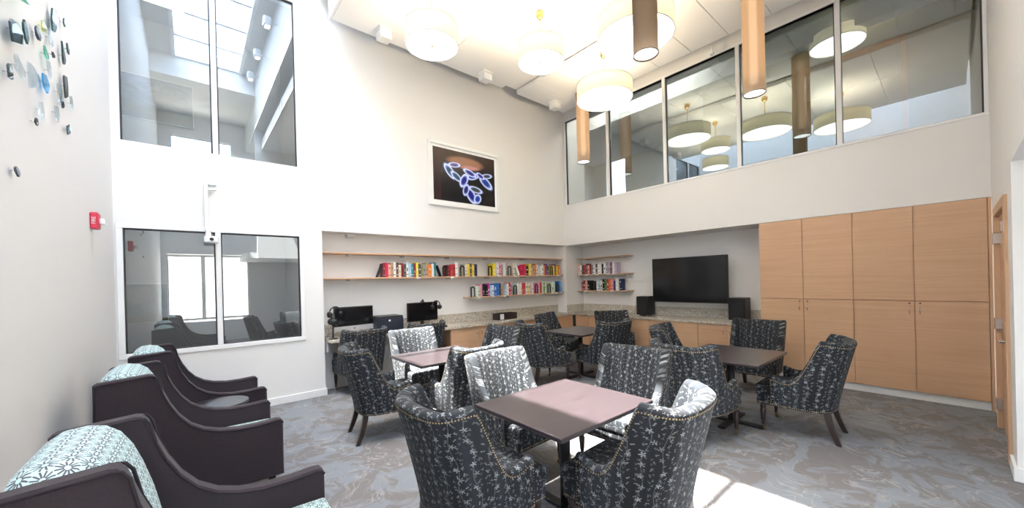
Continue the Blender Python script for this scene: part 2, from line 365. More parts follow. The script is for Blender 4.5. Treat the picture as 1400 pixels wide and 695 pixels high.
m = MB()
for a in ((XL, -1.9, 2.62, 4.0), (XL, -7.3, 0, 2.62), (XL, -1.9, 0, .62), (-5.36, -1.9, .62, 2.62), (XL, -7.2, 4.0, 6.1), (-5.7, -1.9, 4.0, 6.1), (XL, -1.9, 6.1, 6.9)):
    m.box(a[0], a[1], -8.65, -8.5, a[2], a[3])
struct(obj('wall_rear', m, 'paint'), 'rear wall with windows opposite the shelf alcove', 'wall')
struct(obj('outside_wall', bx(-12, 2, -15.2, -15, -.1, 4.5), 'concrete'), 'cream wall outside the rear window', 'wall')
struct(obj('outside_ground', bx(-14, 4, -15, -8.85, -.2, -.1), 'concrete'), 'paved ground outside the rear window', 'ground')
# baseboards
m = MB(); m.box(XL, -5.322, -.018, 0, 0, .10, c=.004); m.box(-5.322, -5.304, -.018, DA, 0, .10); struct(obj('baseboard_back', m, 'trim_white'))
m = MB(); m.box(XL, XL+.018, -8.5, -.02, 0, .10, c=.004); struct(obj('baseboard_left', m, 'trim_white'))
m = MB(); m.box(-2.10, -1.80, YR, YR+.018, 0, .10); m.box(-2.118, -2.10, YR-1.6, YR+.018, 0, .10); struct(obj('baseboard_end', m, 'trim_white'))
# upper structural ceiling, skylight well
m = MB()
m.box(-5.38, 5.2, -8.65, 3, 5.9, 6.05); m.box(-5.38, -5.25, -8.65, .15, 6.05, 7.4); m.box(-5.68, -5.25, -6.05, .15, 7.2, 7.35); m.box(XL, -5.38, -8.65, -6.05, 6.7, 6.85)
m.box(XL, -5.38, -6.05, -5.97, 6.7, 7.4); m.box(XL-.15, -6.98, -6.05, .15, 7.2, 7.35)
struct(obj('ceiling', m, 'paint'), 'white ceiling with a long skylight well over the armchairs', 'ceiling')
m = MB()
m.box(-5.60, -1.95, -8.65, YR-.15, 2.40, 2.55); struct(obj('ceiling_lobby', m, 'ceiling_tile'))
# suspended ceiling clouds (panels of the ceiling, each tile its own piece)
cl = struct(bpy.data.objects.new('ceiling_cloud', None)); COL.objects.link(cl)
for x0, x1 in ((-5.20, -3.465), (-3.455, -2.09)):
    y = -.30
    while y > YR+.35:
        y1 = max(y-1.20, YR+.05); obj('ceiling_panel', bx(x0, x1, y1+.003, y-.003, 5.37, 5.45, c=.006), 'ceiling_tile', cl); y = y1
obj('recessed_channel', bx(-2.09, -1.71, YR+.05, -.30, 5.46, 5.52), 'ceiling_tile', cl)
y = -.30
while y > YR+.2:
    y1 = max(y-.575, YR+.05); obj('ceiling_panel', bx(-1.71, -.30, y1+.003, y-.003, 5.37, 5.45, c=.006), 'ceiling_tile', cl); y = y1
for x in (-4.9, -3.8, -2.9, -2.3, -1.5, -.5):
    for y in (-1., -3., -5.): obj('hanger_rod', MB().lathe([(.006, 5.44), (.006, 5.92)], (x, y, 0), 6), 'silver', cl)
# fascia edge at the skylight side of the cloud
obj('fascia', bx(-5.235, -5.203, YR+.05, -.30, 5.37, 5.62, c=.004), 'trim_white', cl)
# skylight glazing
sky = struct(bpy.data.objects.new('window_4', None)); COL.objects.link(sky)
BY = [-.03]+[-1.0-i*.99 for i in range(5)]+[-5.95]
for y in BY: obj('glazing_bar', bx(-7.0, -5.68, y-.035, y+.035, 7.18, 7.32, c=.01), 'trim_white', sky)
for ya, yb in zip(BY, BY[1:]): obj('pane', bx(-6.98, -5.7, yb+.03, ya-.03, 7.25, 7.262), 'clear_glass', sky)
obj('skylight_curb', bx(-5.74, -5.66, -6.0, .02, 7.16, 7.33, c=.01), 'trim_white', sky); obj('skylight_curb', bx(-7.04, -6.96, -6.0, .02, 7.16, 7.33, c=.01), 'trim_white', sky)

def window(name, axis, lo, hi, muls, zb, zt, gm, label, dep=.02, fw=.045, mw=.055, at=0., wide_frame=False, mat='trim_white'):
    """axis 'x': glazing in plane y = at, along x; axis 'y': in plane x = at, along y"""
    p = struct(bpy.data.objects.new(name, None), label, 'window'); COL.objects.link(p)
    def B(a0, a1, b0, b1, z0, z1, c=.004): return bx(a0, a1, b0, b1, z0, z1, c=c) if axis == 'x' else bx(b0, b1, a0, a1, z0, z1, c=c)
    s = 1 if axis == 'x' else 1
    f0, f1 = at-dep, at+.10
    for a0, a1, z0, z1 in ((lo-fw, hi+fw, zt, zt+fw), (lo-fw, hi+fw, zb-fw, zb), (lo-fw, lo, zb, zt), (hi, hi+fw, zb, zt)): obj('window_frame', B(a0, a1, f0, f1, z0, z1), mat, p)
    ed = [lo]+[x for mm in muls for x in (mm-mw/2, mm+mw/2)]+[hi]
    for mm in muls: obj('mullion', B(mm-mw/2, mm+mw/2, f0, f1, zb, zt), mat, p)
    for i in range(0, len(ed), 2):
        a, b = sorted((ed[i], ed[i+1])); g0, g1 = at+.03, at+.05; e = .014
        gk = MB()
        for q in ((a, b, zt-e, zt), (a, b, zb, zb+e*.6), (a, a+e, zb, zt), (b-e, b, zb, zt)):
            if axis == 'x': gk.box(q[0], q[1], g0-.012, g1+.012, q[2], q[3])
            else: gk.box(g0-.012, g1+.012, q[0], q[1], q[2], q[3])
        obj('gasket', gk, 'gasket', p)
        obj('pane', B(a+e*.5, b-e*.5, g0, g0+.008, zb+e*.3, zt-e*.5, 0), gm, p)
    return p
window('window_1', 'x', UX0, UX1, [UXM], 3.28, 5.593, 'window_glass', 'large upper two-pane interior window mirroring the skylight', dep=.003, fw=.012)
window('window_2', 'x', UX0, UX1, [UXM], .892, 2.296, 'tinted_glass', 'dark two-pane interior window behind the armchairs', dep=.02, fw=.055)
window('window_3', 'y', -6.226, -.079, [-1.2515, -2.5124, -3.7577, -4.9951], 3.353, 5.316, 'window_glass', 'band of five upper panes above the television wall', dep=.012, fw=.035, mw=.06)
w5 = window('window_5', 'x', -7.28, -5.40, [-6.50], .72, 2.56, 'clear_glass', 'rear window with a blind, mirrored in the dark window', dep=.01, at=-8.58)
bl = w5
for i in range(34): obj('blind_slat', bx(-6.46, -5.92, -8.53, -8.49, .75+i*.052, .757+i*.052), 'trim_white', bl)
window('window_6', 'x', -7.15, -5.75, [-6.2], 4.05, 6.05, 'clear_glass', 'rear clerestory window mirrored in the upper glass', dep=.01, at=-8.58)

# rooms seen through the glass
m = MB()
m.box(-9.2, -5.34, 2.0, 2.15, 0, 5.9); m.box(-9.2, -9.05, .15, 2.0, 0, 5.9); m.box(-5.47, -5.34, .16, 2.0, 0, 5.9); m.box(-9.05, -7.43, .15, .25, 0, 5.9)
struct(obj('wall_beyond', m, 'paint_grey'))
m = MB(); m.box(-9.2, -5.34, .15, 2.15, 2.75, 2.95); m.box(-9.2, -5.34, .15, 2.15, 5.75, 5.9); struct(obj('ceiling_beyond', m, 'paint_grey'))
m = MB(); m.box(.78, 5.2, -6.9, 3.0, 3.1, 3.2); struct(obj('floor_upper', m, 'carpet'))
m = MB()
m.box(2.5, 2.62, -6.75, -5.46, 3.2, 5.9); m.box(2.5, 2.62, -4.13, -2.2, 3.2, 5.9); m.box(2.5, 2.62, -5.46, -4.13, 5.55, 5.9); m.box(5.05, 5.2, -6.9, 1.55, 3.2, 5.9); m.box(5.05, 5.2, 2.35, 3, 3.2, 5.9)
m.box(.12, 5.2, -6.9, -6.75, 3.2, 5.9); m.box(.78, 5.2, 2.9, 3.0, 3.2, 5.9); m.box(.12, .78, -6.75, YR-.15, 3.2, 5.9); m.box(.78, .9, DA+.15, 3.0, 3.2, 5.9)
struct(obj('wall_upper', m, 'paint_tan'))
m = MB(); m.box(.12, 2.5, -6.75, -3.2, 5.62, 5.70); struct(obj('ceiling_upper', m, 'paint_green'))
m = MB(); m.box(.9, 1.12, -6.75, .3, 5.32, 5.62); struct(obj('beam_upper', m, 'paint'))
dr = struct(bpy.data.objects.new('door_2', None), 'wood framed doorway behind the upper glass', 'door'); COL.objects.link(dr)
obj('door_frame', bx(2.44, 2.50, -5.53, -4.06, 5.50, 5.60), 'beech_y', dr); obj('door_frame', bx(2.44, 2.50, -5.53, -5.46, 3.2, 5.5), 'beech_z', dr); obj('door_frame', bx(2.44, 2.50, -4.13, -4.06, 3.2, 5.5), 'beech_z', dr)

# door on the end wall
d1 = struct(bpy.data.objects.new('door_1', None), 'beech door in the end wall beside the tall cabinets', 'door'); COL.objects.link(d1)
obj('door_leaf', bx(-1.70, -.66, YR-.06, YR-.015, .01, 2.12, c=.003), 'beech_x', d1)
for a in ((-1.78, -1.70, 0, 2.20), (-.66, -.58, 0, 2.20), (-1.70, -.66, 2.12, 2.20)): obj('door_frame', bx(a[0], a[1], YR-.13, YR+.022, a[2], a[3], c=.004), 'beech_z', d1)
for z in (.25, 1.05, 1.90): obj('hinge', bx(-.70, -.62, YR-.02, YR+.03, z-.055, z+.055, c=.004), 'chrome', d1)
hd = obj('door_handle', MB().lathe([(.03, 0), (.03, .012), (.012, .014), (.012, .06)], (-1.60, YR-.015, .98), 14, axis='y').box(-1.61, -1.48, YR+.03, YR+.055, .97, .99, c=.006), 'chrome', d1)
obj('door_closer', bx(-1.69, -1.55, YR-.015, YR+.03, 1.90, 2.0, c=.006), 'chrome', d1)
tag(obj('light_switch', bx(-2.112, -2.10, YR-.42, YR-.34, 1.11, 1.23, c=.003), 'white_plastic'), 'white light switch plate on the wall by the door', 'switch')

# ------------------------------------------------------------------ worktop, cabinets
ZC = .81; CF = -.22
wt_ = thing('worktop', 'long speckled granite worktop running round the corner under the shelves', 'worktop', (-2.6, 0, 0))
def wob(name, mb, mat, par): return obj(name, mb, mat, par, loc=(2.6, 0, 0))
poly = [(-5.30, DA), (-5.30, CF+.10), (-5.27, CF+.03), (-5.20, CF), (.0, CF), (.0, DA)]
m = MB(); m.prism(poly, ZC-.04, ZC, 'xy'); fixn(wob('counter_slab', m, 'granite', wt_))
m = MB(); m.box(0, DB, -3.995, 0, ZC-.04, ZC, c=.003); wob('counter_slab', m, 'granite', wt_)
wob('backsplash', bx(-5.30, 0, DA-.02, DA, ZC, ZC+.18, c=.003), 'granite', wt_); wob('backsplash', bx(0, DB-.02, -.02, 0, ZC, ZC+.18, c=.003), 'granite', wt_); wob('backsplash', bx(DB-.02, DB, -3.995, -.02, ZC, ZC+.18, c=.003), 'granite', wt_)
wob('support_bracket', bx(-5.29, -5.27, .0, .29, ZC-.20, ZC-.04, c=.003), 'trim_white', wt_)
def handle_mb(p, axis):
    x, y, z = p; n = (-1, 0) if axis == 'y' else (0, -1); L = .045
    return MB().tube([(x, y, z-L), (x+n[0]*.028, y+n[1]*.028, z-L+.006), (x+n[0]*.03, y+n[1]*.03, z), (x+n[0]*.028, y+n[1]*.028, z+L-.006), (x, y, z+L)], .005, 6)
def base_cab(axis, a0, a1, doors, label, hs):
    """base cabinet; doors = edges; hs = list of (door idx, handle coordinate)"""
    t = thing('base_cabinet', label, 'cabinet', (((a0+a1)/2, CF+.3, 0) if axis == 'x' else (.32, (a0+a1)/2, 0)), 0, 'beech base cabinets under the worktop')
    off = tuple(-c for c in t.location)
    def B(p0, p1, q0, q1, z0, z1, c=0.): return bx(p0, p1, q0, q1, z0, z1, c=c) if axis == 'x' else bx(q0, q1, p0, p1, z0, z1, c=c)
    f = CF+.03 if axis == 'x' else .025; bk = DA-.005 if axis == 'x' else DB-.005
    bm = 'beech_x' if axis == 'x' else 'beech_y'
    obj('body', B(a0, a1, f+.02, bk, .10, ZC-.041), bm, t, off); obj('toe_kick', B(a0, a1, f+.07, f+.09, 0, .10), 'black_plastic', t, off)
    ds = []
    for i in range(len(doors)-1):
        lo, hi = sorted((doors[i], doors[i+1])); ds.append(obj('door', B(lo+.002, hi-.002, f, f+.019, .105, ZC-.048, .002), bm, t, off))
    for i, h in hs:
        p = (h, f, .66) if axis == 'x' else (f, h, .66); obj('handle', handle_mb(p, axis), 'chrome', ds[i])
base_cab('x', -3.31, -2.09, [-3.31, -2.70, -2.09], 'beech base cabinet beside the knee space under the alcove worktop', [(0, -2.75), (1, -2.65)])
base_cab('x', -2.085, -1.0, [-2.085, -1.50, -1.0], 'beech base cabinet below the dark tray on the worktop', [(0, -1.55), (1, -1.45)])
base_cab('x', -.995, -.02, [-.995, -.50, -.02], 'beech base cabinet next to the inside corner of the alcove worktop', [(0, -.55)])
base_cab('y', -.615, -.24, [-.615, -.24], 'narrow beech base cabinet at the inside corner under the short shelves', [])
base_cab('y', -2.08, -.62, [-2.08, -1.35, -.62], 'beech base cabinet below the left loudspeaker', [])
base_cab('y', -3.02, -2.085, [-3.02, -2.085], 'wide beech base cabinet below the television', [])
base_cab('y', -3.99, -3.025, [-3.99, -3.50, -3.025], 'beech base cabinet below the right loudspeaker', [(1, -3.45), (0, -3.55)])
def tall_cab(y0, ym, y1, label):
    t = thing('tall_cabinet', label, 'cabinet', (.3, (y0+y1)/2, 0), 0, 'tall beech cabinets'); off = tuple(-c for c in t.location)
    obj('body', bx(.02, DB-.005, y1, y0, .10, ZS-.003), 'beech_y', t, off); obj('toe_kick', bx(.03, .05, y1, y0, 0, .10), 'trim_white', t, off)
    for a, b in ((y0, ym), (ym, y1)):
        obj('door', bx(0, .019, b+.003, a-.003, 1.231, ZS-.004, c=.0015), 'beech_y', t, off)
        dl = obj('door', bx(0, .019, b+.003, a-.003, .10, 1.221, c=.0015), 'beech_y', t, off)
        h = ym+.045 if a == y0 else ym-.045
        obj('handle', handle_mb((0, h, 1.11), 'y'), 'chrome', dl); obj('lock', MB().lathe([(.009, -.004), (.009, 0)], (0, h, 1.195), 10, axis='x'), 'gasket', dl)
tall_cab(-4.004, -4.5501, -5.0961, 'pair of tall beech cabinets nearer the television')
tall_cab(-5.0965, -5.6591, -6.232, 'pair of tall beech cabinets nearer the beech door')
struct(obj('trim_1', bx(.0, DB, YR+.001, -6.234, 0, ZS), 'beech_z'))

# ------------------------------------------------------------------ shelves
def shelf(label, axis, a0, a1, z, cards, brs):
    t = thing('wall_shelf', label, 'shelf', ((a0+a1)/2, DA, z) if axis == 'x' else (DB, (a0+a1)/2, z)); off = tuple(-c for c in t.location)
    def B(p0, p1, q0, q1, z0, z1, c=0.): return bx(p0, p1, q0, q1, z0, z1, c=c) if axis == 'x' else bx(q0, q1, p0, p1, z0, z1, c=c)
    bk = DA if axis == 'x' else DB; D = .24
    obj('board', B(a0, a1, bk-D, bk-.001, z-.022, z, .002), 'beech_x' if axis == 'x' else 'beech_y', t, off)
    for p in brs: obj('bracket', B(p-.012, p+.012, bk-.20, bk-.001, z-.05, z-.023), 'shelf_bracket', t, off)
    for p in cards: obj('label_card', B(p-.035, p+.035, bk-D-.004, bk-D, z-.032, z-.002), 'white_plastic', t, off)
shelf('long empty top shelf across the back alcove', 'x', -5.318, -.02, 2.10, [], [-4.9, -4.0, -3.1, -2.2, -1.2, -.4])
shelf('long middle shelf of books across the back alcove', 'x', -5.318, -.02, 1.71, [-3.78, -3.1, -2.62, -1.98, -1.55, -.9, -.2], [-4.9, -4.0, -3.1, -2.2, -1.2, -.4])
shelf('short lowest shelf of books at the right of the back alcove', 'x', -2.72, -.02, 1.305, [-2.5, -2.15, -1.85, -1.3, -.75, -.42, -.3, -.12], [-2.5, -1.7, -.9, -.2])
shelf('short empty top shelf beside the television', 'y', -1.42, -.015, 2.10, [], [-.2, -1.2])
shelf('short middle shelf of books beside the television', 'y', -1.42, -.015, 1.71, [-.08, -.3, -.6, -.9, -1.05], [-.2, -1.2])
shelf('short lowest shelf of books beside the television', 'y', -1.42, -.015, 1.325, [-.25, -.65, -1.0], [-.2, -1.2])
# books
BC = dict(black=(.012, .012, .014), red=(.50, .03, .04), dark_red=(.22, .02, .03), crimson=(.62, .02, .08), maroon=(.20, .05, .07), white=(.80, .80, .78), cream=(.72, .66, .52), tan=(.45, .30, .17), brown=(.14, .07, .045), yellow=(.80, .62, .05), orange=(.75, .22, .04), salmon=(.75, .42, .33), pink=(.75, .30, .45), magenta=(.55, .05, .30), purple=(.16, .06, .25), lilac=(.50, .42, .55), navy=(.02, .03, .10), blue=(.03, .16, .55), light_blue=(.35, .55, .72), teal=(.03, .22, .26), green=(.06, .26, .10), pale_green=(.50, .66, .45), olive=(.28, .26, .10), grey=(.30, .31, .33), dark_grey=(.07, .075, .085))
for k, c in BC.items(): plain('cover_'+k, c, .45, noise=.25, nscale=45)
ORD = 'first second third fourth fifth sixth seventh eighth ninth tenth eleventh twelfth thirteenth fourteenth fifteenth sixteenth seventeenth eighteenth nineteenth twentieth'.split()
TENS = {20: 'twenty', 30: 'thirty'}
def ordn(i):
    if i < 20: return ORD[i]
    k = i+1; return (TENS[k//10*10]+'-'+ORD[k % 10-1]) if k % 10 else TENS[k//10*10][:-1]+'ieth'
def book_mesh(col, wd, h, dp):
    m = MB(); c = .0025                        # spine at y=0 facing -y, local x = thickness
    m.cur = 0; m.box(0, c, 0, dp, 0, h); m.box(wd-c, wd, 0, dp, 0, h); m.box(c, wd-c, 0, c, 0, h)
    m.cur = 1; m.box(c, wd-c, c, dp-.004, .004, h-.004)
    m.cur = 2; m.box(c*.5, wd-c*.5, -.0012, 0, h*.14, h*.18); zt_ = random.uniform(.45, .8); m.box(wd*.3, wd*.7, -.0012, 0, h*(zt_-random.uniform(.06, .25)), h*zt_)
    band = 'cover_'+random.choice([x for x in ('cream', 'black', 'white', 'dark_grey', 'tan') if x != col])
    return m.mesh('book', ['cover_'+col, 'pages', band])
def run(axis, a0, a1, z, cols, where, group):
    """books fill a0..a1 left to right; '*' in a colour = wide, '/' = leaning"""
    gaps = sum(1.6 if c.endswith('*') else 1. for c in cols); unit = abs(a1-a0)/gaps; p = a0; sgn = 1 if a1 > a0 else -1
    for i, c in enumerate(cols):
        wide = c.endswith('*'); lean = c.endswith('/'); k = c.rstrip('*/'); wd = unit*(1.6 if wide else 1.)
        if k != '_':
            h = random.uniform(.205, .26); dp = random.uniform(.13, .17); me = book_mesh(k, min(wd*.96, .07), h, dp)
            bk = (DA-.225 if axis == 'x' else DB-.225)+random.uniform(0, .012)
            o = obj('book', me, None, None, (p+.001, bk, z+.001) if axis == 'x' else (bk, p-.001, z+.001), (0, 0, 0) if axis == 'x' else (0, 0, -PI/2))
            if lean: o.rotation_euler[1] = -.38; o.location.x += .095
            tag(o, f"{k.replace('_', ' ')} book, {ordn(i)} from left in the {where}", 'book', group)
        p += sgn*wd
run('x', -4.40, -3.42, 1.71, 'dark_red crimson salmon tan white brown cream dark_red dark_grey white light_blue teal dark_red yellow dark_grey olive grey tan orange* white teal'.split(), 'long row above the printer', 'books on the middle alcove shelf')
run('x', -3.18, -2.96, 1.71, 'dark_red red red white'.split(), 'little red row right of the long row', 'books on the middle alcove shelf')
run('x', -2.80, -2.50, 1.71, 'cream yellow brown yellow navy*'.split(), 'small yellow and navy row at mid shelf', 'books on the middle alcove shelf')
run('x', -2.13, -1.80, 1.71, 'yellow* white pink grey white'.split(), 'row starting with a broad yellow spine', 'books on the middle alcove shelf')
run('x', -1.60, -.50, 1.71, 'cream white/ _ _ crimson* crimson black* yellow grey tan orange cream light_blue white white orange purple dark_grey'.split(), 'row after the leaning books', 'books on the middle alcove shelf')
run('x', -.37, -.06, 1.71, 'yellow purple yellow* orange lilac'.split(), 'last row at the alcove corner', 'books on the middle alcove shelf')
run('x', -2.56, -1.62, 1.305, 'white pale_green pink black* black magenta light_blue white blue* blue navy tan grey light_blue white crimson grey'.split(), 'lowest row above the dark tray', 'books on the lowest alcove shelf')
run('x', -1.49, -.98, 1.305, 'white cream white red* red white yellow cream lilac white pink'.split(), 'lowest row around the broad red book', 'books on the lowest alcove shelf')
run('x', -.86, -.58, 1.305, 'pink red pale_green green cream'.split(), 'lowest row with pink and green spines', 'books on the lowest alcove shelf')
run('x', -.45, -.31, 1.305, 'pale_green white pale_green'.split(), 'lowest row of pale green spines', 'books on the lowest alcove shelf')
run('x', -.17, -.06, 1.305, 'blue light_blue'.split(), 'blue pair ending the lowest alcove shelf', 'books on the lowest alcove shelf')
run('y', -.03, -1.12, 1.71, 'salmon white dark_grey red maroon salmon dark_red grey white brown white white black white grey lilac maroon white lilac'.split(), 'middle row beside the television', 'books on the middle television shelf')
run('y', -.13, -.36, 1.325, 'maroon dark_red salmon black'.split(), 'left lowest row beside the television', 'books on the lowest television shelf')
run('y', -.50, -1.24, 1.325, 'black white light_blue cream black green red orange pink navy white* navy'.split(), 'right lowest row beside the television', 'books on the lowest television shelf')
# arched bookends
m = MB(); pts = [(-.05, 0, 0)]+[(-.05, 0, .12)]+[(.05*math.cos(PI-a*PI/8), 0, .155+.05*math.sin(a*PI/8)) for a in range(9)]+[(.05, 0, .12), (.05, 0, 0)]
V = []
for x, _, z in pts:
    nx = 0 if z <= .12 else x*.38; V += [(x, -.004, z), (x*.52, -.004, z if z <= .121 else .155+(z-.155)*.52), (x*.52, .004, z if z <= .121 else .155+(z-.155)*.52), (x, .004, z)]
F = []
for i in range(len(pts)-1):
    for k in range(4): F.append((i*4+k, (i+1)*4+k, (i+1)*4+(k+1) % 4, i*4+(k+1) % 4))
F += [(0, 1, 2, 3), (len(V)-4, len(V)-1, len(V)-2, len(V)-3)]
m.add(V, F); m.box(-.05, .05, -.004, .10, 0, .003); bend = m.mesh('bookend', 'black_metal')
for axis, a, z, lab in (('x', -3.25, 1.71, 'left of the little red books'), ('x', -2.87, 1.71, 'left of the small yellow and navy row'), ('x', -2.21, 1.71, 'left of the broad yellow book'), ('x', -1.70, 1.71, 'left of the leaning white book'), ('x', -.43, 1.71, 'near the alcove corner on the middle shelf'), ('x', -2.64, 1.305, 'at the left end of the lowest alcove shelf'), ('x', -1.555, 1.305, 'in the middle of the lowest alcove shelf'), ('x', -.92, 1.305, 'left of the pink and green spines'), ('x', -.515, 1.305, 'left of the pale green spines'), ('x', -.24, 1.305, 'left of the blue pair of books'), ('y', -.43, 1.325, 'on the lowest shelf beside the television')):
    o = obj('bookend', bend, None, None, (a, DA-.232, z) if axis == 'x' else (DB-.232, a, z), (0, 0, 0) if axis == 'x' else (0, 0, -PI/2))
    tag(o, 'black arched metal bookend '+lab, 'bookend', 'arched bookends')
for x, s, lab in ((-4.49, 1, 'at the left end of the long row'), (-3.335, -1, 'at the right end of the long row')):
    m = MB(); m.prism([(0, 0), (.012, 0), (.10*s*.9, .20), (.10*s*.9-.012, .205)] if s > 0 else [(0, 0), (-.012, 0), (-.09, .20), (-.078, .205)], 0, .09, 'xz'); m.box(min(0, s*.06), max(0, s*.06), 0, .09, 0, .004)
    tag(fixn(obj('bookend', m, 'black_metal', None, (x if s > 0 else x+.03, DA-.22, 1.711))), 'black sloping bookend '+lab, 'bookend')

# ------------------------------------------------------------------ electronics
tv = thing('television', 'large black flat television on the alcove wall', 'television', (DB, -2.73, 1.53)); off = tuple(-c for c in tv.location)
obj('screen_body', bx(.30, .355, -3.43, -2.03, 1.105, 1.965, c=.006), 'black_plastic', tv, off); obj('screen', bx(.2975, .30, -3.418, -2.042, 1.125, 1.953), 'screen', tv, off)
obj('wall_mount', bx(.355, DB-.001, -2.95, -2.5, 1.35, 1.75, c=.01), 'black_metal', tv, off)
def speaker(y, label):
    t = thing('loudspeaker', label, 'loudspeaker', (.40, y, ZC), 0, 'bookshelf loudspeakers')
    obj('cabinet', bx(-.14, .14, -.13, .13, .02, .40, c=.006), 'black_plastic', t); obj('grille', bx(-.150, -.139, -.122, .122, .03, .392, c=.004), 'speaker_cloth', t)
    for a in (-.1, .1):
        for b in (-.11, .11): obj('foot', MB().lathe([(.014, 0), (.016, .02)], (b, a, 0), 8), 'white_plastic', t)
speaker(-1.81, 'black bookshelf loudspeaker left of the television'); speaker(-3.57, 'black bookshelf loudspeaker right of the television')
pc = thing('desktop_computer', 'silver-chinned all-in-one computer at the left of the worktop', 'computer', (-4.88, .06, ZC)); 
obj('bezel', bx(-.30, .30, -.012, .02, .16, .455, c=.006), 'black_plastic', pc); obj('screen', bx(-.285, .285, -.0145, -.012, .175, .44), 'screen', pc)
obj('chin', bx(-.30, .30, -.013, .022, .085, .16, c=.004), 'silver', pc); obj('chin_mark', MB().lathe([(.011, 0), (.011, .002)], (0, -.0155, .122), 12, axis='y'), 'gasket', pc)
m = MB(); m.prism([(-.005, .0), (.13, .0), (.13, .006), (.05, .02), (.03, .26), (.02, .26), (.03, .012), (-.005, .006)], -.09, .09, 'yz'); fixn(obj('stand', m, 'silver', pc))
pc.rotation_euler[2] = math.radians(4)
mo = thing('monitor', 'black monitor with a small camera on top of its bezel', 'monitor', (-3.72, .05, ZC))
obj('bezel', bx(-.30, .30, -.012, .02, .13, .455, c=.006), 'black_plastic', mo); obj('screen', bx(-.288, .288, -.0145, -.012, .145, .443), 'screen', mo)
obj('stand', bx(-.03, .03, .02, .04, .0, .30, c=.004).box(-.12, .12, -.06, .10, 0, .015, c=.005), 'black_plastic', mo)
obj('webcam', bx(-.03, .03, -.02, .03, .455, .475, c=.005).lathe([(.014, -.012), (.014, .02)], (0, -.01, .49), 10, axis='y'), 'black_plastic', mo); mo.rotation_euler[2] = math.radians(4)
tw = thing('tower_computer', 'navy black office printer box between the two screens', 'printer', (-4.36, .07, ZC))
obj('casing', bx(-.22, .22, -.17, .17, 0, .25, c=.012), 'navy_plastic', tw); obj('lid', bx(-.215, .215, -.165, .165, .25, .272, c=.008), 'black_plastic', tw); obj('badge', bx(-.035, -.005, -.173, -.17, .19, .215), 'white_plastic', tw)
tw.name = 'printer'
tc = thing('tower_computer', 'dark tower computer on the floor under the worktop beside the base cabinet', 'computer', (-3.44, .02, 0))
obj('case', bx(-.09, .09, -.20, .20, .0, .42, c=.006), 'navy_plastic', tc); obj('front_bezel', bx(-.085, .085, -.207, -.20, .02, .41, c=.003), 'black_plastic', tc)
def headphones(loc, rz, label, tilt=0.):
    t = thing('headphones', label, 'headphones', loc, rz)
    pts = [(.085*math.cos(a), 0, .085*math.sin(a)*1.1) for a in [PI*i/14 for i in range(15)]]
    obj('headband', MB().tube(pts, .010, 8), 'black_plastic', t)
    for s in (-1, 1): obj('ear_cup', MB().lathe([(.02, -.03), (.042, -.024), (.045, 0), (.035, .02), (.015, .024)], (s*.08, 0, -.02), 14, axis='x'), 'black_plastic', t)
headphones((-5.16, .025, ZC+.375), math.radians(10), 'black headphones hung on the left corner of the silver-chinned computer')
headphones((-3.47, .02, ZC+.375), math.radians(8), 'black headphones hung on the right corner of the black monitor')
hs = thing('headset_stand', 'black headset on a slim stand at the alcove edge', 'headset', (-5.22, -.06, ZC))
obj('base', MB().lathe([(.06, 0), (.06, .012), (.02, .02)], (0, 0, 0), 18), 'black_plastic', hs); obj('post', MB().lathe([(.010, .015), (.010, .33)], (0, 0, 0), 8), 'black_plastic', hs)
obj('headband', MB().tube([(.0, .08*math.cos(a), .27+.1*math.sin(a)) for a in [PI*i/12 for i in range(13)]], .011, 8), 'black_plastic', hs)
for s in (-1, 1): obj('ear_cup', MB().lathe([(.02, -.03), (.05, -.02), (.05, .02), (.02, .03)], (0, s*.075, .25), 14, axis='y'), 'black_plastic', hs)
for x, lab in ((-4.80, 'silver-chinned computer'), (-3.68, 'black monitor')):
    k = thing('keyboard', f'slim keyboard on the worktop in front of the {lab}', 'keyboard', (x, -.12, ZC)); obj('base', bx(-.20, .20, -.06, .06, 0, .012, c=.003), 'black_plastic' if x > -4 else 'silver', k)
    for r in range(4): obj('key_row', bx(-.19, .19, -.05+r*.026, -.028+r*.026, .012, .016, c=.001), 'white_plastic' if x < -4 else 'gasket', k)
ms = thing('mouse', 'small black mouse on the worktop right of the black monitor', 'mouse', (-3.36, -.10, ZC)); 
obj('shell', MB().lathe([(.001, .034), (.02, .030), (.034, .016), (.036, 0)], (0, 0, 0), 14), 'black_plastic', ms); obj('wheel', bx(-.004, .004, -.03, -.015, .024, .034), 'gasket', ms)
tr_ = thing('tray', 'dark brown tray box with a white card on the worktop', 'tray', (-1.86, .06, ZC), math.radians(3))
m = MB(); m.box(-.25, .25, -.10, .10, 0, .01); m.box(-.25, .25, -.10, -.09, 0, .13); m.box(-.25, .25, .09, .10, 0, .13); m.box(-.25, -.24, -.10, .10, 0, .13); m.box(.24, .25, -.10, .10, 0, .13)
obj('box', m, 'dark_tray', tr_); obj('card', bx(-.22, -.12, -.103, -.10, .01, .12), 'white_plastic', tr_)
tag(obj('alcove_camera', bx(-4.92, -4.80, .16, .28, 2.345, ZS, c=.01).lathe([(.02, -.01), (.02, 0)], (-4.86, .16, 2.372), 10, axis='y'), 'white_plastic'), 'small white device under the alcove soffit above the top shelf', 'sensor')
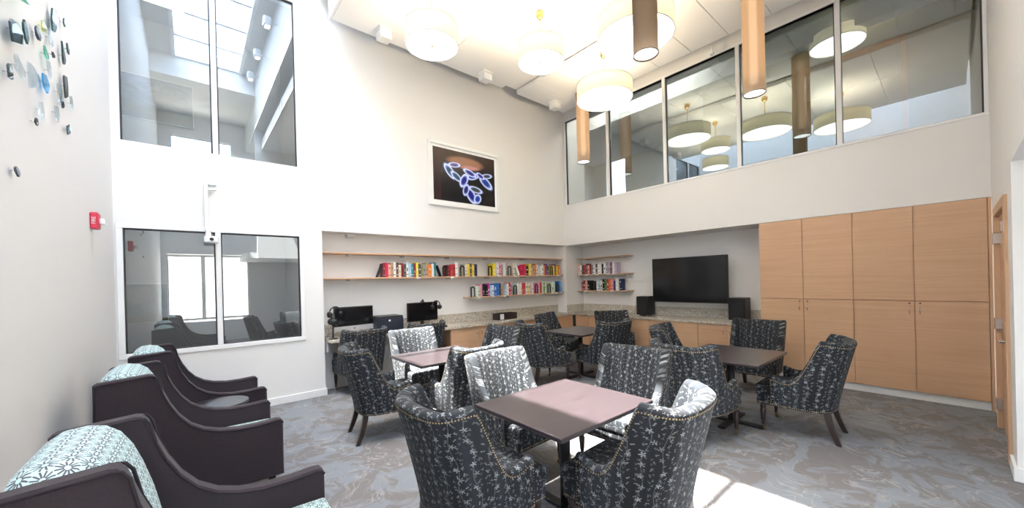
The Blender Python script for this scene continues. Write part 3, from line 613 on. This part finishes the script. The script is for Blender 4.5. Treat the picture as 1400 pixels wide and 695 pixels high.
# projector arm
pa = thing('projector_arm', 'white wall arm with a small projector above the dark window', 'projector', (-6.62, 0, 2.83))
obj('wall_plate', bx(.0, .10, -.012, 0, -.01, .07, c=.003), 'silver', pa); obj('bracket', bx(-.03, .09, -.10, -.01, .035, .055, c=.003), 'silver', pa)
obj('column', bx(-.03, .01, -.115, -.075, -.52, .06, c=.004), 'white_plastic', pa); obj('joint', bx(-.025, .03, -.13, -.07, -.60, -.52, c=.01), 'silver', pa)
pj = obj('projector_head', bx(-.04, .10, -.20, -.05, -.68, -.60, c=.012), 'white_plastic', pa); obj('lens', MB().lathe([(.02, -.006), (.02, 0)], (.03, -.20, -.64), 12, axis='y'), 'screen', pj)
# fire alarm on left wall
fa = thing('fire_alarm', 'red fire alarm with a white strobe on the left wall', 'alarm', (XL, -1.22, 2.20))
obj('housing', bx(0, .05, -.06, .06, -.07, .07, c=.009), 'red_plastic', fa); obj('strobe', bx(.05, .085, -.03, .03, -.03, .025, c=.01), 'white_plastic', fa); obj('lens', bx(.085, .096, -.02, .02, -.04, .01, c=.004), 'clear_glass', fa)
fo = bpy.data.curves.new('lettering', 'FONT'); fo.body = 'FIRE'; fo.size = .034; fo.extrude = .0008; fo.align_x = 'CENTER'; fo.align_y = 'CENTER'
fo.materials.append(M['white_plastic']); lt0 = bpy.data.objects.new('tmp', fo); COL.objects.link(lt0); bpy.context.view_layer.update(); lme = bpy.data.meshes.new_from_object(lt0); bpy.data.objects.remove(lt0)
lt = bpy.data.objects.new('lettering', lme); COL.objects.link(lt); lt.parent = fa; lt.location = (.024, -.0605, 0); lt.rotation_euler = Matrix(((0, -1, 0), (0, 0, -1), (1, 0, 0))).to_euler()
# framed picture
pf = thing('framed_picture', 'white framed dark print of glowing blue winged shapes', 'picture', (-2.798, 0, 3.559))
W_, H_ = 1.577/2, 1.15/2
for a in ((-W_, W_, H_-.05, H_), (-W_, W_, -H_, -H_+.05), (-W_, -W_+.05, -H_+.05, H_-.05), (W_-.05, W_, -H_+.05, H_-.05)): obj('frame', bx(a[0], a[1], -.04, -.001, a[2], a[3], c=.004), 'trim_white', pf)
obj('mat_board', bx(-W_+.05, W_-.05, -.02, -.002, -H_+.05, H_-.05), 'trim_white', pf)
m = MB(); a, b = W_-.10, H_-.10; m.add([(-a, -.0215, -b), (a, -.0215, -b), (a, -.0215, b), (-a, -.0215, b)], [(0, 1, 2, 3)], [[(0, 0), (1, 0), (1, 1), (0, 1)]]); obj('print', m, 'butterfly_print', pf)
def art(x0, x1, z0, z1, y, mat, label):
    t = thing('painting', label, 'painting', ((x0+x1)/2, y, (z0+z1)/2)); a, b = (x1-x0)/2, (z1-z0)/2
    obj('stretcher', bx(-a, a, -.03, 0, -b, b, c=.004), 'trim_white', t); m = MB(); m.add([(-a+.01, -.0315, -b+.01), (a-.01, -.0315, -b+.01), (a-.01, -.0315, b-.01), (-a+.01, -.0315, b-.01)], [(0, 1, 2, 3)], [[(0, 0), (1, 0), (1, 1), (0, 1)]]); obj('canvas', m, mat, t)
art(-8.3, -6.70, 4.19, 4.86, 1.998, 'tree_print', 'landscape painting of bare trees seen through the upper left window')
art(-7.75, -7.06, 1.10, 1.70, 1.998, 'teal_print', 'dark teal painting seen through the lower left window')

# ------------------------------------------------------------------ patterned tub chairs
def chair_path(n):
    ctl = [(.310, .215), (.313, .10), (.311, 0), (.304, -.08), (.288, -.15), (.252, -.212), (.195, -.249), (.10, -.268), (0, -.274)]
    full = ctl+[(-x, y) for x, y in ctl[-2::-1]]
    P = []
    def cr(p0, p1, p2, p3, t):
        return tuple(.5*((2*b)+(-a+c)*t+(2*a-5*b+4*c-d)*t*t+(-a+3*b-3*c+d)*t**3) for a, b, c, d in zip(p0, p1, p2, p3))
    S_ = 24
    for i in range(len(full)-1):
        p0 = full[max(i-1, 0)]; p3 = full[min(i+2, len(full)-1)]
        P += [cr(p0, full[i], full[i+1], p3, k/S_) for k in range(S_)]
    P.append(full[-1]); L = [0]
    for a, b in zip(P, P[1:]): L.append(L[-1]+math.dist(a, b))
    out = []; j = 0
    for k in range(n):
        d = L[-1]*k/(n-1)
        while j < len(L)-2 and L[j+1] < d: j += 1
        q = (d-L[j])/max(1e-9, L[j+1]-L[j]); out.append((P[j][0]+(P[j+1][0]-P[j][0])*q, P[j][1]+(P[j+1][1]-P[j][1])*q))
    return out, L[-1]
def sstep(a, b, x):
    x = max(0, min(1, (x-a)/(b-a))); return x*x*(3-2*x)
def chair_h(y, x):
    if y >= .09: return .552+.03*sstep(.09, .215, y)
    q = min(1., (.09-y)/.175)
    return .552+.413*q**2.7-.022*sstep(-.09, -.25, y)
def deform(x, y, z):
    wgt = max(0, min(1, (.10-y)/.26)); k = max(0, (z-.30)/.65)
    y2 = y-.15*wgt*k**1.25; fl = sstep(.06, -.06, y)*(1-.75*sstep(-.11, -.26, y)); x2 = x*(1+.10*k*fl)
    return x2, y2, z
NP = 121
PATH, PL = chair_path(NP)
def shell_mesh():
    m = MB(); rings = []; vv = []
    for i, (x, y) in enumerate(PATH):
        a = PATH[max(i-1, 0)]; b = PATH[min(i+1, NP-1)]; tx, ty = b[0]-a[0], b[1]-a[1]; l = math.hypot(tx, ty); nx, ny = ty/l, -tx/l
        if nx*x+ny*(y+.02) > 0: nx, ny = -nx, -ny        # inward
        th = .062+.03*sstep(-.05, -.25, y); h = chair_h(y, x); ring = []
        for k in range(9): z = .285+(h-.022-.285)*k/8; bul = .006*math.sin(PI*k/8); ring.append(deform(x-nx*bul, y-ny*bul, z))
        for k in range(1, 6): a_ = PI*k/6; q = (1-math.cos(a_))/2; z = h-.022+.026*math.sin(a_); ring.append(deform(x+nx*th*q, y+ny*th*q, z))
        for k in range(7): z = (h-.022)+(.33-(h-.022))*k/6; bul = .010*math.sin(PI*k/6); ring.append(deform(x+nx*(th+bul), y+ny*(th+bul), z))
        rings.append(ring); ln = [0]
        for p, q in zip(ring, ring[1:]): ln.append(ln[-1]+math.dist(p, q))
        vv.append([p[2]+(.0 if k < 9 else (ln[k]-ln[8])*.4 if k < 14 else .03) for k, p in enumerate(ring)])
    R = len(rings[0]); V = [p for r in rings for p in r]; F = []; UV = []
    for i in range(NP-1):
        u0, u1 = PL*i/(NP-1), PL*(i+1)/(NP-1)
        for k in range(R-1):
            F.append((i*R+k, i*R+k+1, (i+1)*R+k+1, (i+1)*R+k)); UV.append([(u0, vv[i][k]), (u0, vv[i][k+1]), (u1, vv[i+1][k+1]), (u1, vv[i+1][k])])
    m.add(V, F, UV, True)
    for i in (0, NP-1):                                  # arm fronts
        r = [Vector(rings[i][k]) for k in range(R)]; m.add(r, [tuple(range(R))], [[(p.x+.4, p.z) for p in r]], False)
    # bottom
    m.add(V, [(i*R, (i+1)*R, (i+1)*R+R-1, i*R+R-1) for i in range(NP-1)], [[(0, 0)]*4]*(NP-1))
    return m
def pillow(m, x0, x1, y0, y1, z0, z1, crown=.02, n=10, edge=.03, taper=0., smooth=True, uvs=1.):
    """soft cushion: rounded edges, crowned top; UV in metres"""
    V = []; F = []; UV = []
    us = [0, .012, .035]+[.035+(1-.07)*k/n for k in range(1, n)]+[.965, .988, 1]; N_ = len(us)
    def ed(t_): q = min(t_, 1-t_); return min(1, math.sqrt(max(0, 1-(1-min(1, q/.035))**2))) if q < .035 else 1
    for top in (1, 0):
        for a in us:
            for b in us:
                x = x0+(x1-x0)*a; y = y0+(y1-y0)*b; e = min(ed(a), ed(b)); cr = crown*(16*a*(1-a)*b*(1-b))**.6
                zc = (z0+z1)/2; hh = (z1-z0)/2
                z = zc+(hh-edge*(1-e)+cr) if top else zc-(hh-edge*(1-e))
                V.append((x, y*1.0, z))
    def I(t_, i, j): return t_*N_*N_+i*N_+j
    for i in range(N_-1):
        for j in range(N_-1):
            q = [I(0, i, j), I(0, i+1, j), I(0, i+1, j+1), I(0, i, j+1)]; F.append(q); UV.append([(V[k][0], V[k][1]) for k in q])
            q = [I(1, i, j), I(1, i, j+1), I(1, i+1, j+1), I(1, i+1, j)]; F.append(q); UV.append([(V[k][0], V[k][1]) for k in q])
    for i in range(N_-1):
        for q in ([I(0, i, 0), I(1, i, 0), I(1, i+1, 0), I(0, i+1, 0)], [I(0, i, N_-1), I(0, i+1, N_-1), I(1, i+1, N_-1), I(1, i, N_-1)]): F.append(q); UV.append([(V[k][0], V[k][2]) for k in q])
        for q in ([I(0, 0, i), I(0, 0, i+1), I(1, 0, i+1), I(1, 0, i)], [I(0, N_-1, i), I(1, N_-1, i), I(1, N_-1, i+1), I(0, N_-1, i+1)]): F.append(q); UV.append([(V[k][1], V[k][2]) for k in q])
    return m.add(V, F, UV, smooth)
def nails():
    m = MB()
    def dome(p, n, r=.0048):
        n = Vector(n).normalized(); a = n.orthogonal().normalized(); b = n.cross(a); p = Vector(p); V = [p+(a*math.cos(PI*k/3)+b*math.sin(PI*k/3))*r for k in range(6)]+[p+n*r*.75]
        m.add(V, [(k, (k+1) % 6, 6) for k in range(6)], None, True)
    def along(pts, step=.0165):
        d = 0; last = -1
        for (p, n), (q, n2) in zip(pts, pts[1:]):
            L = math.dist(p, q); 
            while last+step <= d+L:
                last += step; f = (last-d)/max(L, 1e-9)
                if f < 0: continue
                dome([p[k]+(q[k]-p[k])*f for k in range(3)], n)
            d += L
    top = []; bot = []
    for i, (x, y) in enumerate(PATH):
        a = PATH[max(i-1, 0)]; b = PATH[min(i+1, NP-1)]; nx, ny = b[1]-a[1], -(b[0]-a[0]); l = math.hypot(nx, ny); nx, ny = nx/l, ny/l
        if nx*x+ny*(y+.02) < 0: nx, ny = -nx, -ny
        h = chair_h(y, x); top.append((deform(x+nx*.003, y+ny*.003, h-.035), (nx, ny, 0))); bot.append((deform(x+nx*.001, y+ny*.001, .298), (nx, ny, 0)))
    along(top); along(bot)
    for s in (-1, 1): along([((s*.314, .205, z), (s, 0, 0)) for z in [.30+.25*k/8 for k in range(9)]])
    along([((.27-.54*k/20, .3365, .298), (0, 1, 0)) for k in range(21)])
    for s in (-1, 1): along([((s*.2865, .23+.10*k/6, .298), (s, 0, 0)) for k in range(7)])
    return m
CH = {}
CH['shell'] = shell_mesh().mesh('upholstered_shell', 'floral_fabric')
m = MB(); pillow(m, -.245, .245, -.22, .25, .36, .475, .018); pillow(m, -.285, .285, .222, .345, .37, .468, .010, 8); CH['seat'] = m.mesh('seat_cushion', 'floral_fabric')
m = MB(); m.box(-.285, .285, .20, .335, .275, .385, c=.008); m.box(-.24, .24, -.22, .22, .28, .37)
uvs = []
for fc in m.f: uvs.append([(m.v[k][0]+m.v[k][1], m.v[k][2]) for k in fc])
m.uv = uvs; CH['rail'] = m.mesh('seat_rail', 'floral_fabric')
CH['nails'] = nails().mesh('nailhead_trim', 'nail_brass')
def front_leg(): return MB().lathe([(.014, .062), (.017, .075), (.013, .085), (.019, .11), (.023, .17), (.027, .215), (.018, .225), (.026, .24), (.026, .29)], (0, 0, 0), 12)
CH['fleg'] = front_leg().mesh('leg', 'dark_leg')
CH['caster'] = MB().lathe([(.010, .045), (.014, .047), (.014, .066), (.010, .068)], (0, 0, 0), 10).lathe([(.008, -.008), (.020, -.006), (.022, 0), (.020, .006), (.008, .008)], (0, -.008, .0225), 12, axis='x').mesh('caster', 'caster_metal')
def rear_leg(s):
    m = MB(); V = []; n = 7
    for k in range(n):
        q = k/(n-1); z = .29*(1-q); w_ = .026-.008*q; x = s*(.195+.02*q); y = -.215-.085*q**1.5-.0*q
        V += [(x-w_, y-w_, z), (x+w_, y-w_, z), (x+w_, y+w_, z), (x-w_, y+w_, z)]
    F = [(k*4+j, k*4+(j+1) % 4, (k+1)*4+(j+1) % 4, (k+1)*4+j) for k in range(n-1) for j in range(4)]+[(0, 1, 2, 3), tuple((n-1)*4+j for j in (3, 2, 1, 0))]
    return m.add(V, F)
CH['rl'] = rear_leg(-1).mesh('leg', 'dark_leg'); CH['rr'] = rear_leg(1).mesh('leg', 'dark_leg')
def fix_mesh(me):
    import bmesh
    b = bmesh.new(); b.from_mesh(me); bmesh.ops.recalc_face_normals(b, faces=b.faces); b.to_mesh(me); b.free()
for k in ('shell', 'rl', 'rr', 'nails'): fix_mesh(CH[k])
def chair(x, y, deg, label, group):
    t = thing('tub_chair', label, 'chair', (x, y, 0), math.radians(deg), group)
    obj('upholstered_shell', CH['shell'], None, t); obj('seat_cushion', CH['seat'], None, t); obj('seat_rail', CH['rail'], None, t); obj('nailhead_trim', CH['nails'], None, t)['kind'] = 'stuff'
    for s in (-1, 1):
        l = obj('leg', CH['fleg'], None, t, (s*.25, .29, 0)); obj('caster', CH['caster'], None, l)
    obj('leg', CH['rl'], None, t); obj('leg', CH['rr'], None, t)
G = 'patterned tub chairs at the tables'
P_ = 'dark floral tub chair '
chair(-5.52, -4.07, -90, P_+'at the left of the nearest table, its back to the armchairs', G)
chair(-4.79, -4.72, 3, P_+'at the front of the nearest table, sun on its inner back', G)
chair(-3.91, -4.07, 93, P_+'beyond the right edge of the nearest table, lower back sunlit', G)
chair(-4.66, -3.46, 183, P_+'behind the left corner of the nearest table, facing the camera', G)
chair(-5.24, -1.93, -97, P_+'with raked rear legs at the left of the sunny rear table', G)
chair(-4.56, -2.52, 6, P_+'with sunlit top rim, back to camera, at sunny rear table', G)
chair(-4.43, -1.21, 180, P_+'facing the camera behind the sunny rear table, below the monitor', G)
chair(-3.62, -1.82, 95, P_+'showing its upper back at the right of the sunny rear table', G)
chair(-4.87, -.12, 4, P_+'pushed under the worktop in front of the silver-chinned computer', G)
chair(-3.86, -.12, 3, P_+'mostly hidden, pushed under the worktop before the black monitor', G)
chair(-2.60, -1.76, -102, P_+'at the left of the small table near the alcove corner', G)
chair(-1.84, -2.36, -6, P_+'in front of the small table near the alcove corner', G)
chair(-1.53, -1.10, 200, P_+'behind the table near the alcove corner, by the back base cabinets', G)
chair(-.60, -1.72, 140, P_+'turned at an angle below the left loudspeaker', G)
chair(-1.93, -3.68, 199, P_+'behind the right-hand table, showing only its back top', G)
chair(-2.93, -4.26, -96, P_+'at the left of the right-hand table, casters under the seat', G)
chair(-.86, -4.16, 90, P_+'at the far side of the right-hand table by the tall cabinets', G)
chair(-2.08, -4.96, 2, P_+'alone at the front right with dark raked legs on carpet', G)
# tables
def table(x, y, label, rz=0.):
    t = thing('cafe_table', label, 'table', (x, y, 0), math.radians(rz), 'square dark wood tables')
    obj('tabletop', bx(-.47, .47, -.405, .405, .722, .75, c=.004), 'mahogany', t)
    obj('pedestal', MB().lathe([(.038, .02), (.038, .70)], (0, 0, 0), 16), 'black_metal', t); obj('top_plate', bx(-.2, .2, -.2, .2, .70, .722, c=.003), 'black_metal', t)
    m = MB()
    for a in (0, PI/2):
        c_, s_ = abs(round(math.cos(a))), abs(round(math.sin(a))); m.box(-.30*c_-.035*s_, .30*c_+.035*s_, -.30*s_-.035*c_, .30*s_+.035*c_, .004, .03, c=.006)
    obj('base', m, 'black_metal', t)
table(-4.84, -4.20, 'square dark wood table nearest the camera, half sunlit')
table(-4.55, -2.02, 'square sunlit table in front of the computer worktop')
table(-1.88, -1.93, 'dark square table near the corner of the alcoves')
table(-2.33, -4.38, 'dark square table on the right before the tall cabinets')

# ------------------------------------------------------------------ plum armchairs
def armchair(y, x, rz, label):
    t = thing('armchair', label, 'armchair', (x, y, 0), rz, 'plum armchairs along the left wall')
    # side profile in local x (0 rear .. .95 front), z
    prof = [(0.03, .21), (0.0, .60), (.0, 1.045), (.012, 1.055), (.235, 1.07), (.255, 1.065), (.272, 1.04), (.30, .95), (.33, .87), (.375, .785), (.43, .715), (.50, .665), (.58, .635), (.68, .617), (.80, .615), (.91, .622), (.935, .618), (.95, .60), (.95, .21)]
    for s in (-1, 1):
        y0, y1 = (.255, .335) if s > 0 else (-.335, -.255)
        m = MB(); ins = .012; n = len(prof); cx, cz = .42, .45
        rings = []
        for yy, k in ((y0, ins), (y0+ins, 0), (y1-ins, 0), (y1, ins)):
            r = []
            for i, (a, b) in enumerate(prof):
                p, q = prof[i-1], prof[(i+1) % n]; tx, tz = q[0]-p[0], q[1]-p[1]; l = math.hypot(tx, tz) or 1; r.append((a+tz/l*k*-1 if False else a-(-tz/l)*k*-1*-1, yy, b-(tx/l)*k))
            rings.append(r)
        V = [p for r in rings for p in r]
        F = [(j*n+i, j*n+(i+1) % n, (j+1)*n+(i+1) % n, (j+1)*n+i) for j in range(3) for i in range(n)]+[tuple(range(n))[::-1], tuple(3*n+i for i in range(n))]
        m.add(V, F); pan = fixn(obj('side_panel', m, 'plum_fabric', t))
        for yy in (y0+.001, y1-.001):
            obj('piping', MB().tube([(a-.0*b, yy, b) for a, b in [(p[0]+(.010 if p[0] < .3 and p[1] > .9 else 0), p[1]-.010) for p in prof[1:-1]]], .0055, 6), 'plum_welt', pan)
    m = MB(); m.prism([(.02, .22), (-.004, .955), (.06, .955), (.14, .40), (.14, .22)], -.256, .256, 'xz'); fixn(obj('back_panel', m, 'plum_fabric', t))
    obj('front_rail', bx(.14, .92, -.256, .256, .21, .33, c=.01), 'plum_fabric', t)
    m = MB(); pillow(m, .14, .955, -.252, .252, .33, .475, .02, 12, .035); obj('seat_cushion', m, 'mint_fabric', t)
    # back cushion: leaning pad with rounded crown
    m = MB(); prof2 = []
    cr = [(.06, .44), (.03, .75), (.004, .96), (.004, 1.02), (.02, 1.06), (.055, 1.085), (.11, 1.09), (.16, 1.078), (.20, 1.045), (.235, .985), (.265, .90), (.295, .79), (.325, .64), (.345, .47)]
    NY = 14; V = []; F = []; UV = []; L = [0]
    for a, b in zip(cr, cr[1:]): L.append(L[-1]+math.dist(a, b))
    for j in range(NY+1):
        q = j/NY; yy = -.252+.504*q; e = 1-(2*abs(q-.5))**10*.10; dz = -.03*(2*abs(q-.5))**8
        for (a, b) in cr: V.append((.16+(a-.16)*e, yy, b+dz*sstep(.6, 1.1, b)))
    K = len(cr)
    for j in range(NY):
        for k in range(K-1):
            F.append((j*K+k, j*K+k+1, (j+1)*K+k+1, (j+1)*K+k)); y_0, y_1 = .504*j/NY, .504*(j+1)/NY; UV.append([(y_0, L[k]), (y_0, L[k+1]), (y_1, L[k+1]), (y_1, L[k])])
    m.add(V, F, UV, True); m.add(V, [tuple(range(K)), tuple(NY*K+k for k in range(K))[::-1]], [[(V[k][0], V[k][2]) for k in range(K)]]*2); fixn(obj('back_cushion', m, 'mint_fabric', t))
    for a in (.07, .88):
        for b in (-.28, .28): obj('leg', MB().lathe([(.015, 0), (.024, .21)], (a, b, 0), 10), 'dark_leg', t)
armchair(-4.0, -7.22, math.radians(-1), 'plum armchair with mint star cushions nearest the camera')
armchair(-2.385, -7.24, 0, 'middle plum armchair with mint cushions, in front of the side table')
armchair(-1.275, -7.20, math.radians(1), 'farthest plum armchair with mint cushions, below the dark window')
st = thing('side_table', 'small round dark side table between the two farther armchairs', 'side table', (-6.62, -1.83, 0))
obj('tabletop', MB().lathe([(.195, .585), (.207, .59), (.207, .605), (.202, .61)], (0, 0, 0), 36), 'mahogany', st); obj('post', MB().lathe([(.022, .02), (.022, .585)], (0, 0, 0), 12), 'dark_leg', st); obj('base', MB().lathe([(.16, 0), (.16, .015), (.03, .025)], (0, 0, 0), 28), 'dark_leg', st)

# ------------------------------------------------------------------ lamps
def drum(x, y, R, label, zb=4.62, h=.25, zt=5.37, ball=True, group='white drum pendants'):
    t = thing('drum_pendant', label, 'pendant lamp', (x, y, zb), 0, group)
    sh = obj('shade', MB().lathe([(R-.004, 0), (R, 0), (R, h), (R-.004, h), (R-.004, .0)], (0, 0, 0), 48, caps=False), 'drum_fabric', t)
    for z in (0, h): obj('rim', MB().tube([(R*math.cos(a), R*math.sin(a), z) for a in [2*PI*i/48 for i in range(48)]], .006, 6, True), 'silver', sh)
    df = obj('diffuser', MB().lathe([(.001, .012), (R-.006, .012), (R-.006, .02), (.001, .02)], (0, 0, 0), 48, caps=False), 'drum_diffuser', t)
    obj('finial', MB().lathe([(.001, -.006), (.012, -.004), (.014, .012)], (0, 0, 0), 10), 'brass', df)
    obj('spider', bx(-R+.004, R-.004, -.006, .006, h-.03, h-.022).box(-.006, .006, -R+.004, R-.004, h-.03, h-.022), 'silver', t)
    obj('stem', MB().lathe([(.008, h-.02), (.008, zt-zb)], (0, 0, 0), 10), 'brass', t)
    if ball: obj('canopy', MB().lathe([(.001, zt-zb-.10), (.03, zt-zb-.095), (.055, zt-zb-.06), (.06, zt-zb-.03), (.05, zt-zb)], (0, 0, 0), 20), 'brass', t)
    l = bpy.data.lights.new('bulb', 'POINT'); l.energy = 30; l.color = (1, .82, .58); l.shadow_soft_size = .05; lo = bpy.data.objects.new('bulb', l); COL.objects.link(lo); lo.parent = t; lo.location = (.05, .05, h*.6)
drum(-4.387, -1.70, .33, 'smaller drum pendant nearest the upper left window'); drum(-2.98, -2.25, .32, 'smaller drum pendant in the middle with its brass canopy showing', 4.66)
drum(-1.494, -2.25, .45, 'broad drum pendant nearest the corner of the two walls', 4.58); drum(-2.5, -3.43, .46, 'broad drum pendant partly behind the dark cylinder lamp', 4.60)
drum(-3.6, -4.5, .46, 'broad drum pendant above the frame, mirrored in the upper glass', 4.65)
drum(1.15, -4.82, .35, 'drum ceiling lamp glowing in the upstairs room behind the glass', 5.24, .18, 5.62, False, 'lamps upstairs')
def cyl(x, y, label, zb=3.95, h=1.38, lit=True):
    t = thing('cylinder_pendant', label, 'pendant lamp', (x, y, zb), 0, 'tall cylinder pendants'); R = .125
    obj('shade', MB().lathe([(R, 0), (R, h)], (0, 0, 0), 32, caps=False), 'cylinder_fabric', t); obj('rim', MB().tube([(R*math.cos(a), R*math.sin(a), 0) for a in [2*PI*i/32 for i in range(32)]], .005, 6, True), 'dark_leg', t)
    obj('light_tube', MB().lathe([(.045, .15), (.045, h-.1)], (0, 0, 0), 16), 'lamp_core' if lit else 'white_plastic', t)
    obj('diffuser', MB().lathe([(.001, .012), (R-.006, .012), (R-.006, .02), (.001, .02)], (0, 0, 0), 32, caps=False), 'cylinder_end', t); obj('top_cap', MB().lathe([(.001, h), (R, h), (R, h-.02)], (0, 0, 0), 32, caps=False), 'dark_leg', t)
    obj('stem', MB().lathe([(.008, h), (.008, 5.37-zb)], (0, 0, 0), 8), 'brass', t)
cyl(-.731, -1.184, 'amber cylinder pendant hanging nearest the wall corner'); cyl(-3.09, -3.90, 'dark cylinder pendant in front of the broad drum', 3.95, 1.38, False); cyl(-1.166, -4.33, 'amber cylinder pendant hanging before the upper glass')
# white wall-washer fixtures under the clouds
for x, lab in ((-4.536, 'leftmost, nearest the skylight'), (-2.666, 'middle one, between two drum pendants'), (-.836, 'rightmost, nearest the wall corner')):
    t = thing('wall_washer', 'white boxy wall washer under the ceiling edge, '+lab, 'spotlight', (x, -.55, 5.37), 0, 'white wall washers')
    obj('housing', bx(-.09, .09, -.08, .10, -.15, -.03, c=.01), 'white_plastic', t); obj('mount', bx(-.10, .10, -.09, .09, -.03, 0, c=.004), 'white_plastic', t)
    for k in range(3): obj('louvre', bx(-.07+k*.03, -.055+k*.03, .10, .108, -.14, -.04), 'silver', t)
t = thing('sprinkler', 'small white sprinkler below the ceiling edge above the glazing', 'sprinkler', (-.16, -3.44, 5.37)); obj('pipe', MB().lathe([(.012, -.06), (.012, .55)], (0, 0, 0), 8), 'white_plastic', t); obj('head', MB().lathe([(.03, -.11), (.04, -.09), (.015, -.06)], (0, 0, 0), 12), 'white_plastic', t)
for i, (y, z) in enumerate(((-1.3, 6.75), (-2.61, 6.80), (-4.03, 6.85), (-5.3, 6.9))):
    t = thing('skylight_spotlight', ('spotlight on the skylight well wall mirrored in the upper window, '+['nearest the back wall', 'second from the back wall', 'third from the back wall', 'farthest from the back wall'][i]), 'spotlight', (-5.38, y, z), 0, 'skylight spotlights')
    obj('arm', bx(-.12, 0, -.015, .015, -.015, .015), 'white_plastic', t); hsd = obj('housing', bx(-.24, -.10, -.08, .08, -.10, .08, c=.02), 'white_plastic', t); obj('lens', bx(-.21, -.13, -.06, .06, -.106, -.10), 'spot_lens', hsd)
# fill lights added to brighten the rooms beyond the glass
for (x, y, z, sx, sy, lab) in ((-7.1, 1.1, 5.74, .6, .6, 'added square fill light in the upper room beyond the left window'), (-6.9, .55, 2.74, 2.4, .5, 'added fill light in the dark room beyond the lower window'), (2.95, -4.8, 5.88, .4, 1.2, 'added unseen fill panel beyond the upstairs doorway'), (.55, -1.6, 5.88, .3, 2.4, 'added unseen fill panel in the upstairs lounge behind the glass')):
    t = thing('added_fill_light', lab, 'fill light', (x, y, z)); obj('frame', bx(-sx/2-.02, sx/2+.02, -sy/2-.02, sy/2+.02, -.03, 0), 'trim_white', t); obj('diffuser', bx(-sx/2, sx/2, -sy/2, sy/2, -.035, -.03), 'fill_glow_upstairs' if x > 0 else 'fill_glow', t)

# ------------------------------------------------------------------ glass pieces on the left wall
def shard_obj(px_y, px_z, w_, h_, rot, mat, cname, k):
    n = 7; poly = []
    for i in range(n):
        a = 2*PI*i/n+random.uniform(-.25, .25); r = random.uniform(.55, 1.0); poly.append((w_*.85*r*math.cos(a), h_*.75*r*math.sin(a)))
    V = []; cs, sn = math.cos(rot), math.sin(rot)
    for dx in (0, .008):
        for a, b in poly: y, z = a*cs-b*sn, a*sn+b*cs; V.append((dx+1.2*(a*a), y, z))
    m = MB(); m.add(V, [tuple(range(n)), tuple(range(n, 2*n))[::-1]]+[(i, (i+1) % n, n+(i+1) % n, n+i) for i in range(n)])
    w_ = h_ = 0; t = thing('glass_piece', f'{cname} glass piece on the left wall, {k}', 'glass ornament', (XL, px_y, px_z), 0, 'glass pieces scattered on the left wall')
    g = fixn(obj('glass', m, mat, t, (.016, 0, 0))); obj('pin', MB().lathe([(.003, 0), (.003, .018)], (0, 0, 0), 6, axis='x'), 'chrome', t)
SH = [(-3.20, 3.00, .05, .12, .2, 'slate', 'slate sail-shaped, at the picture edge'), (-3.10, 2.85, .14, .10, .3, 'slate', 'slate, just under the sail-shaped one'), (-2.93, 2.93, .05, .09, .6, 'green', 'thin green, left of the navy one'), (-2.72, 3.03, .07, .05, -.5, 'navy', 'navy bean-shaped, below the yellow one'), (-2.60, 3.13, .08, .06, .3, 'yellow', 'yellow, the only yellow one'), (-2.56, 2.99, .07, .04, -.4, 'mint', 'pale mint, right of the navy one'), (-2.38, 3.28, .10, .17, -.2, 'green', 'large dark green, at the top'), (-2.15, 3.17, .05, .13, .3, 'green', 'slender green, right of the large green one'), (-2.02, 3.28, .04, .06, .2, 'green', 'small green, farthest right'), (-2.40, 3.06, .035, .03, 0, 'black', 'tiny black, under the large green one'), (-2.12, 2.98, .08, .13, .2, 'black', 'black folded, lower right'), (-2.60, 2.81, .10, .09, .1, 'cyan', 'bright cyan, the only cyan one'), (-2.20, 2.83, .04, .04, 0, 'navy', 'small navy, below the black folded one'), (-2.28, 2.88, .11, .11, .4, 'clear', 'clear, beside the black folded one'), (-2.85, 2.75, .14, .12, .2, 'clear', 'clear, left of the cyan one'), (-2.50, 2.92, .06, .10, .5, 'clear', 'clear, above the cyan one'), (-3.05, 2.70, .12, .06, -.3, 'clear', 'clear curl, low at the left'), (-2.68, 2.62, .07, .10, 0, 'clear', 'clear drop, below the cyan one'), (-2.03, 2.72, .03, .05, 0, 'slate', 'tiny slate, lowest of the right group'), (-2.08, 2.70, .03, .05, .3, 'slate', 'tiny slate, beside the lowest of the right group'), (-2.78, 2.52, .03, .03, 0, 'black', 'tiny black, alone mid-wall'), (-3.10, 2.18, .05, .03, -.4, 'navy', 'small navy, alone and lowest of all'), (-3.05, 3.06, .14, .04, 0, 'mint', 'pale mint, at the top left'), (-2.10, 3.42, .03, .05, 0, 'slate', 'tiny slate, at the very top'), (-2.45, 3.14, .07, .09, .4, 'clear', 'clear, between yellow and green ones'), (-1.95, 2.93, .05, .10, .1, 'clear', 'clear sliver, at the far right'), (-2.36, 2.72, .06, .09, 0, 'clear', 'clear leaf, right of the cyan one'), (-3.16, 2.62, .04, .06, .2, 'slate', 'dark slate chip, low at the picture edge')]
for (y, z, a, b, rot, cn, k) in SH: shard_obj(y, z, a, b, rot, 'shard_'+cn, cn, k.split(' ', 1)[1] if k.split(' ')[0] == cn else k)
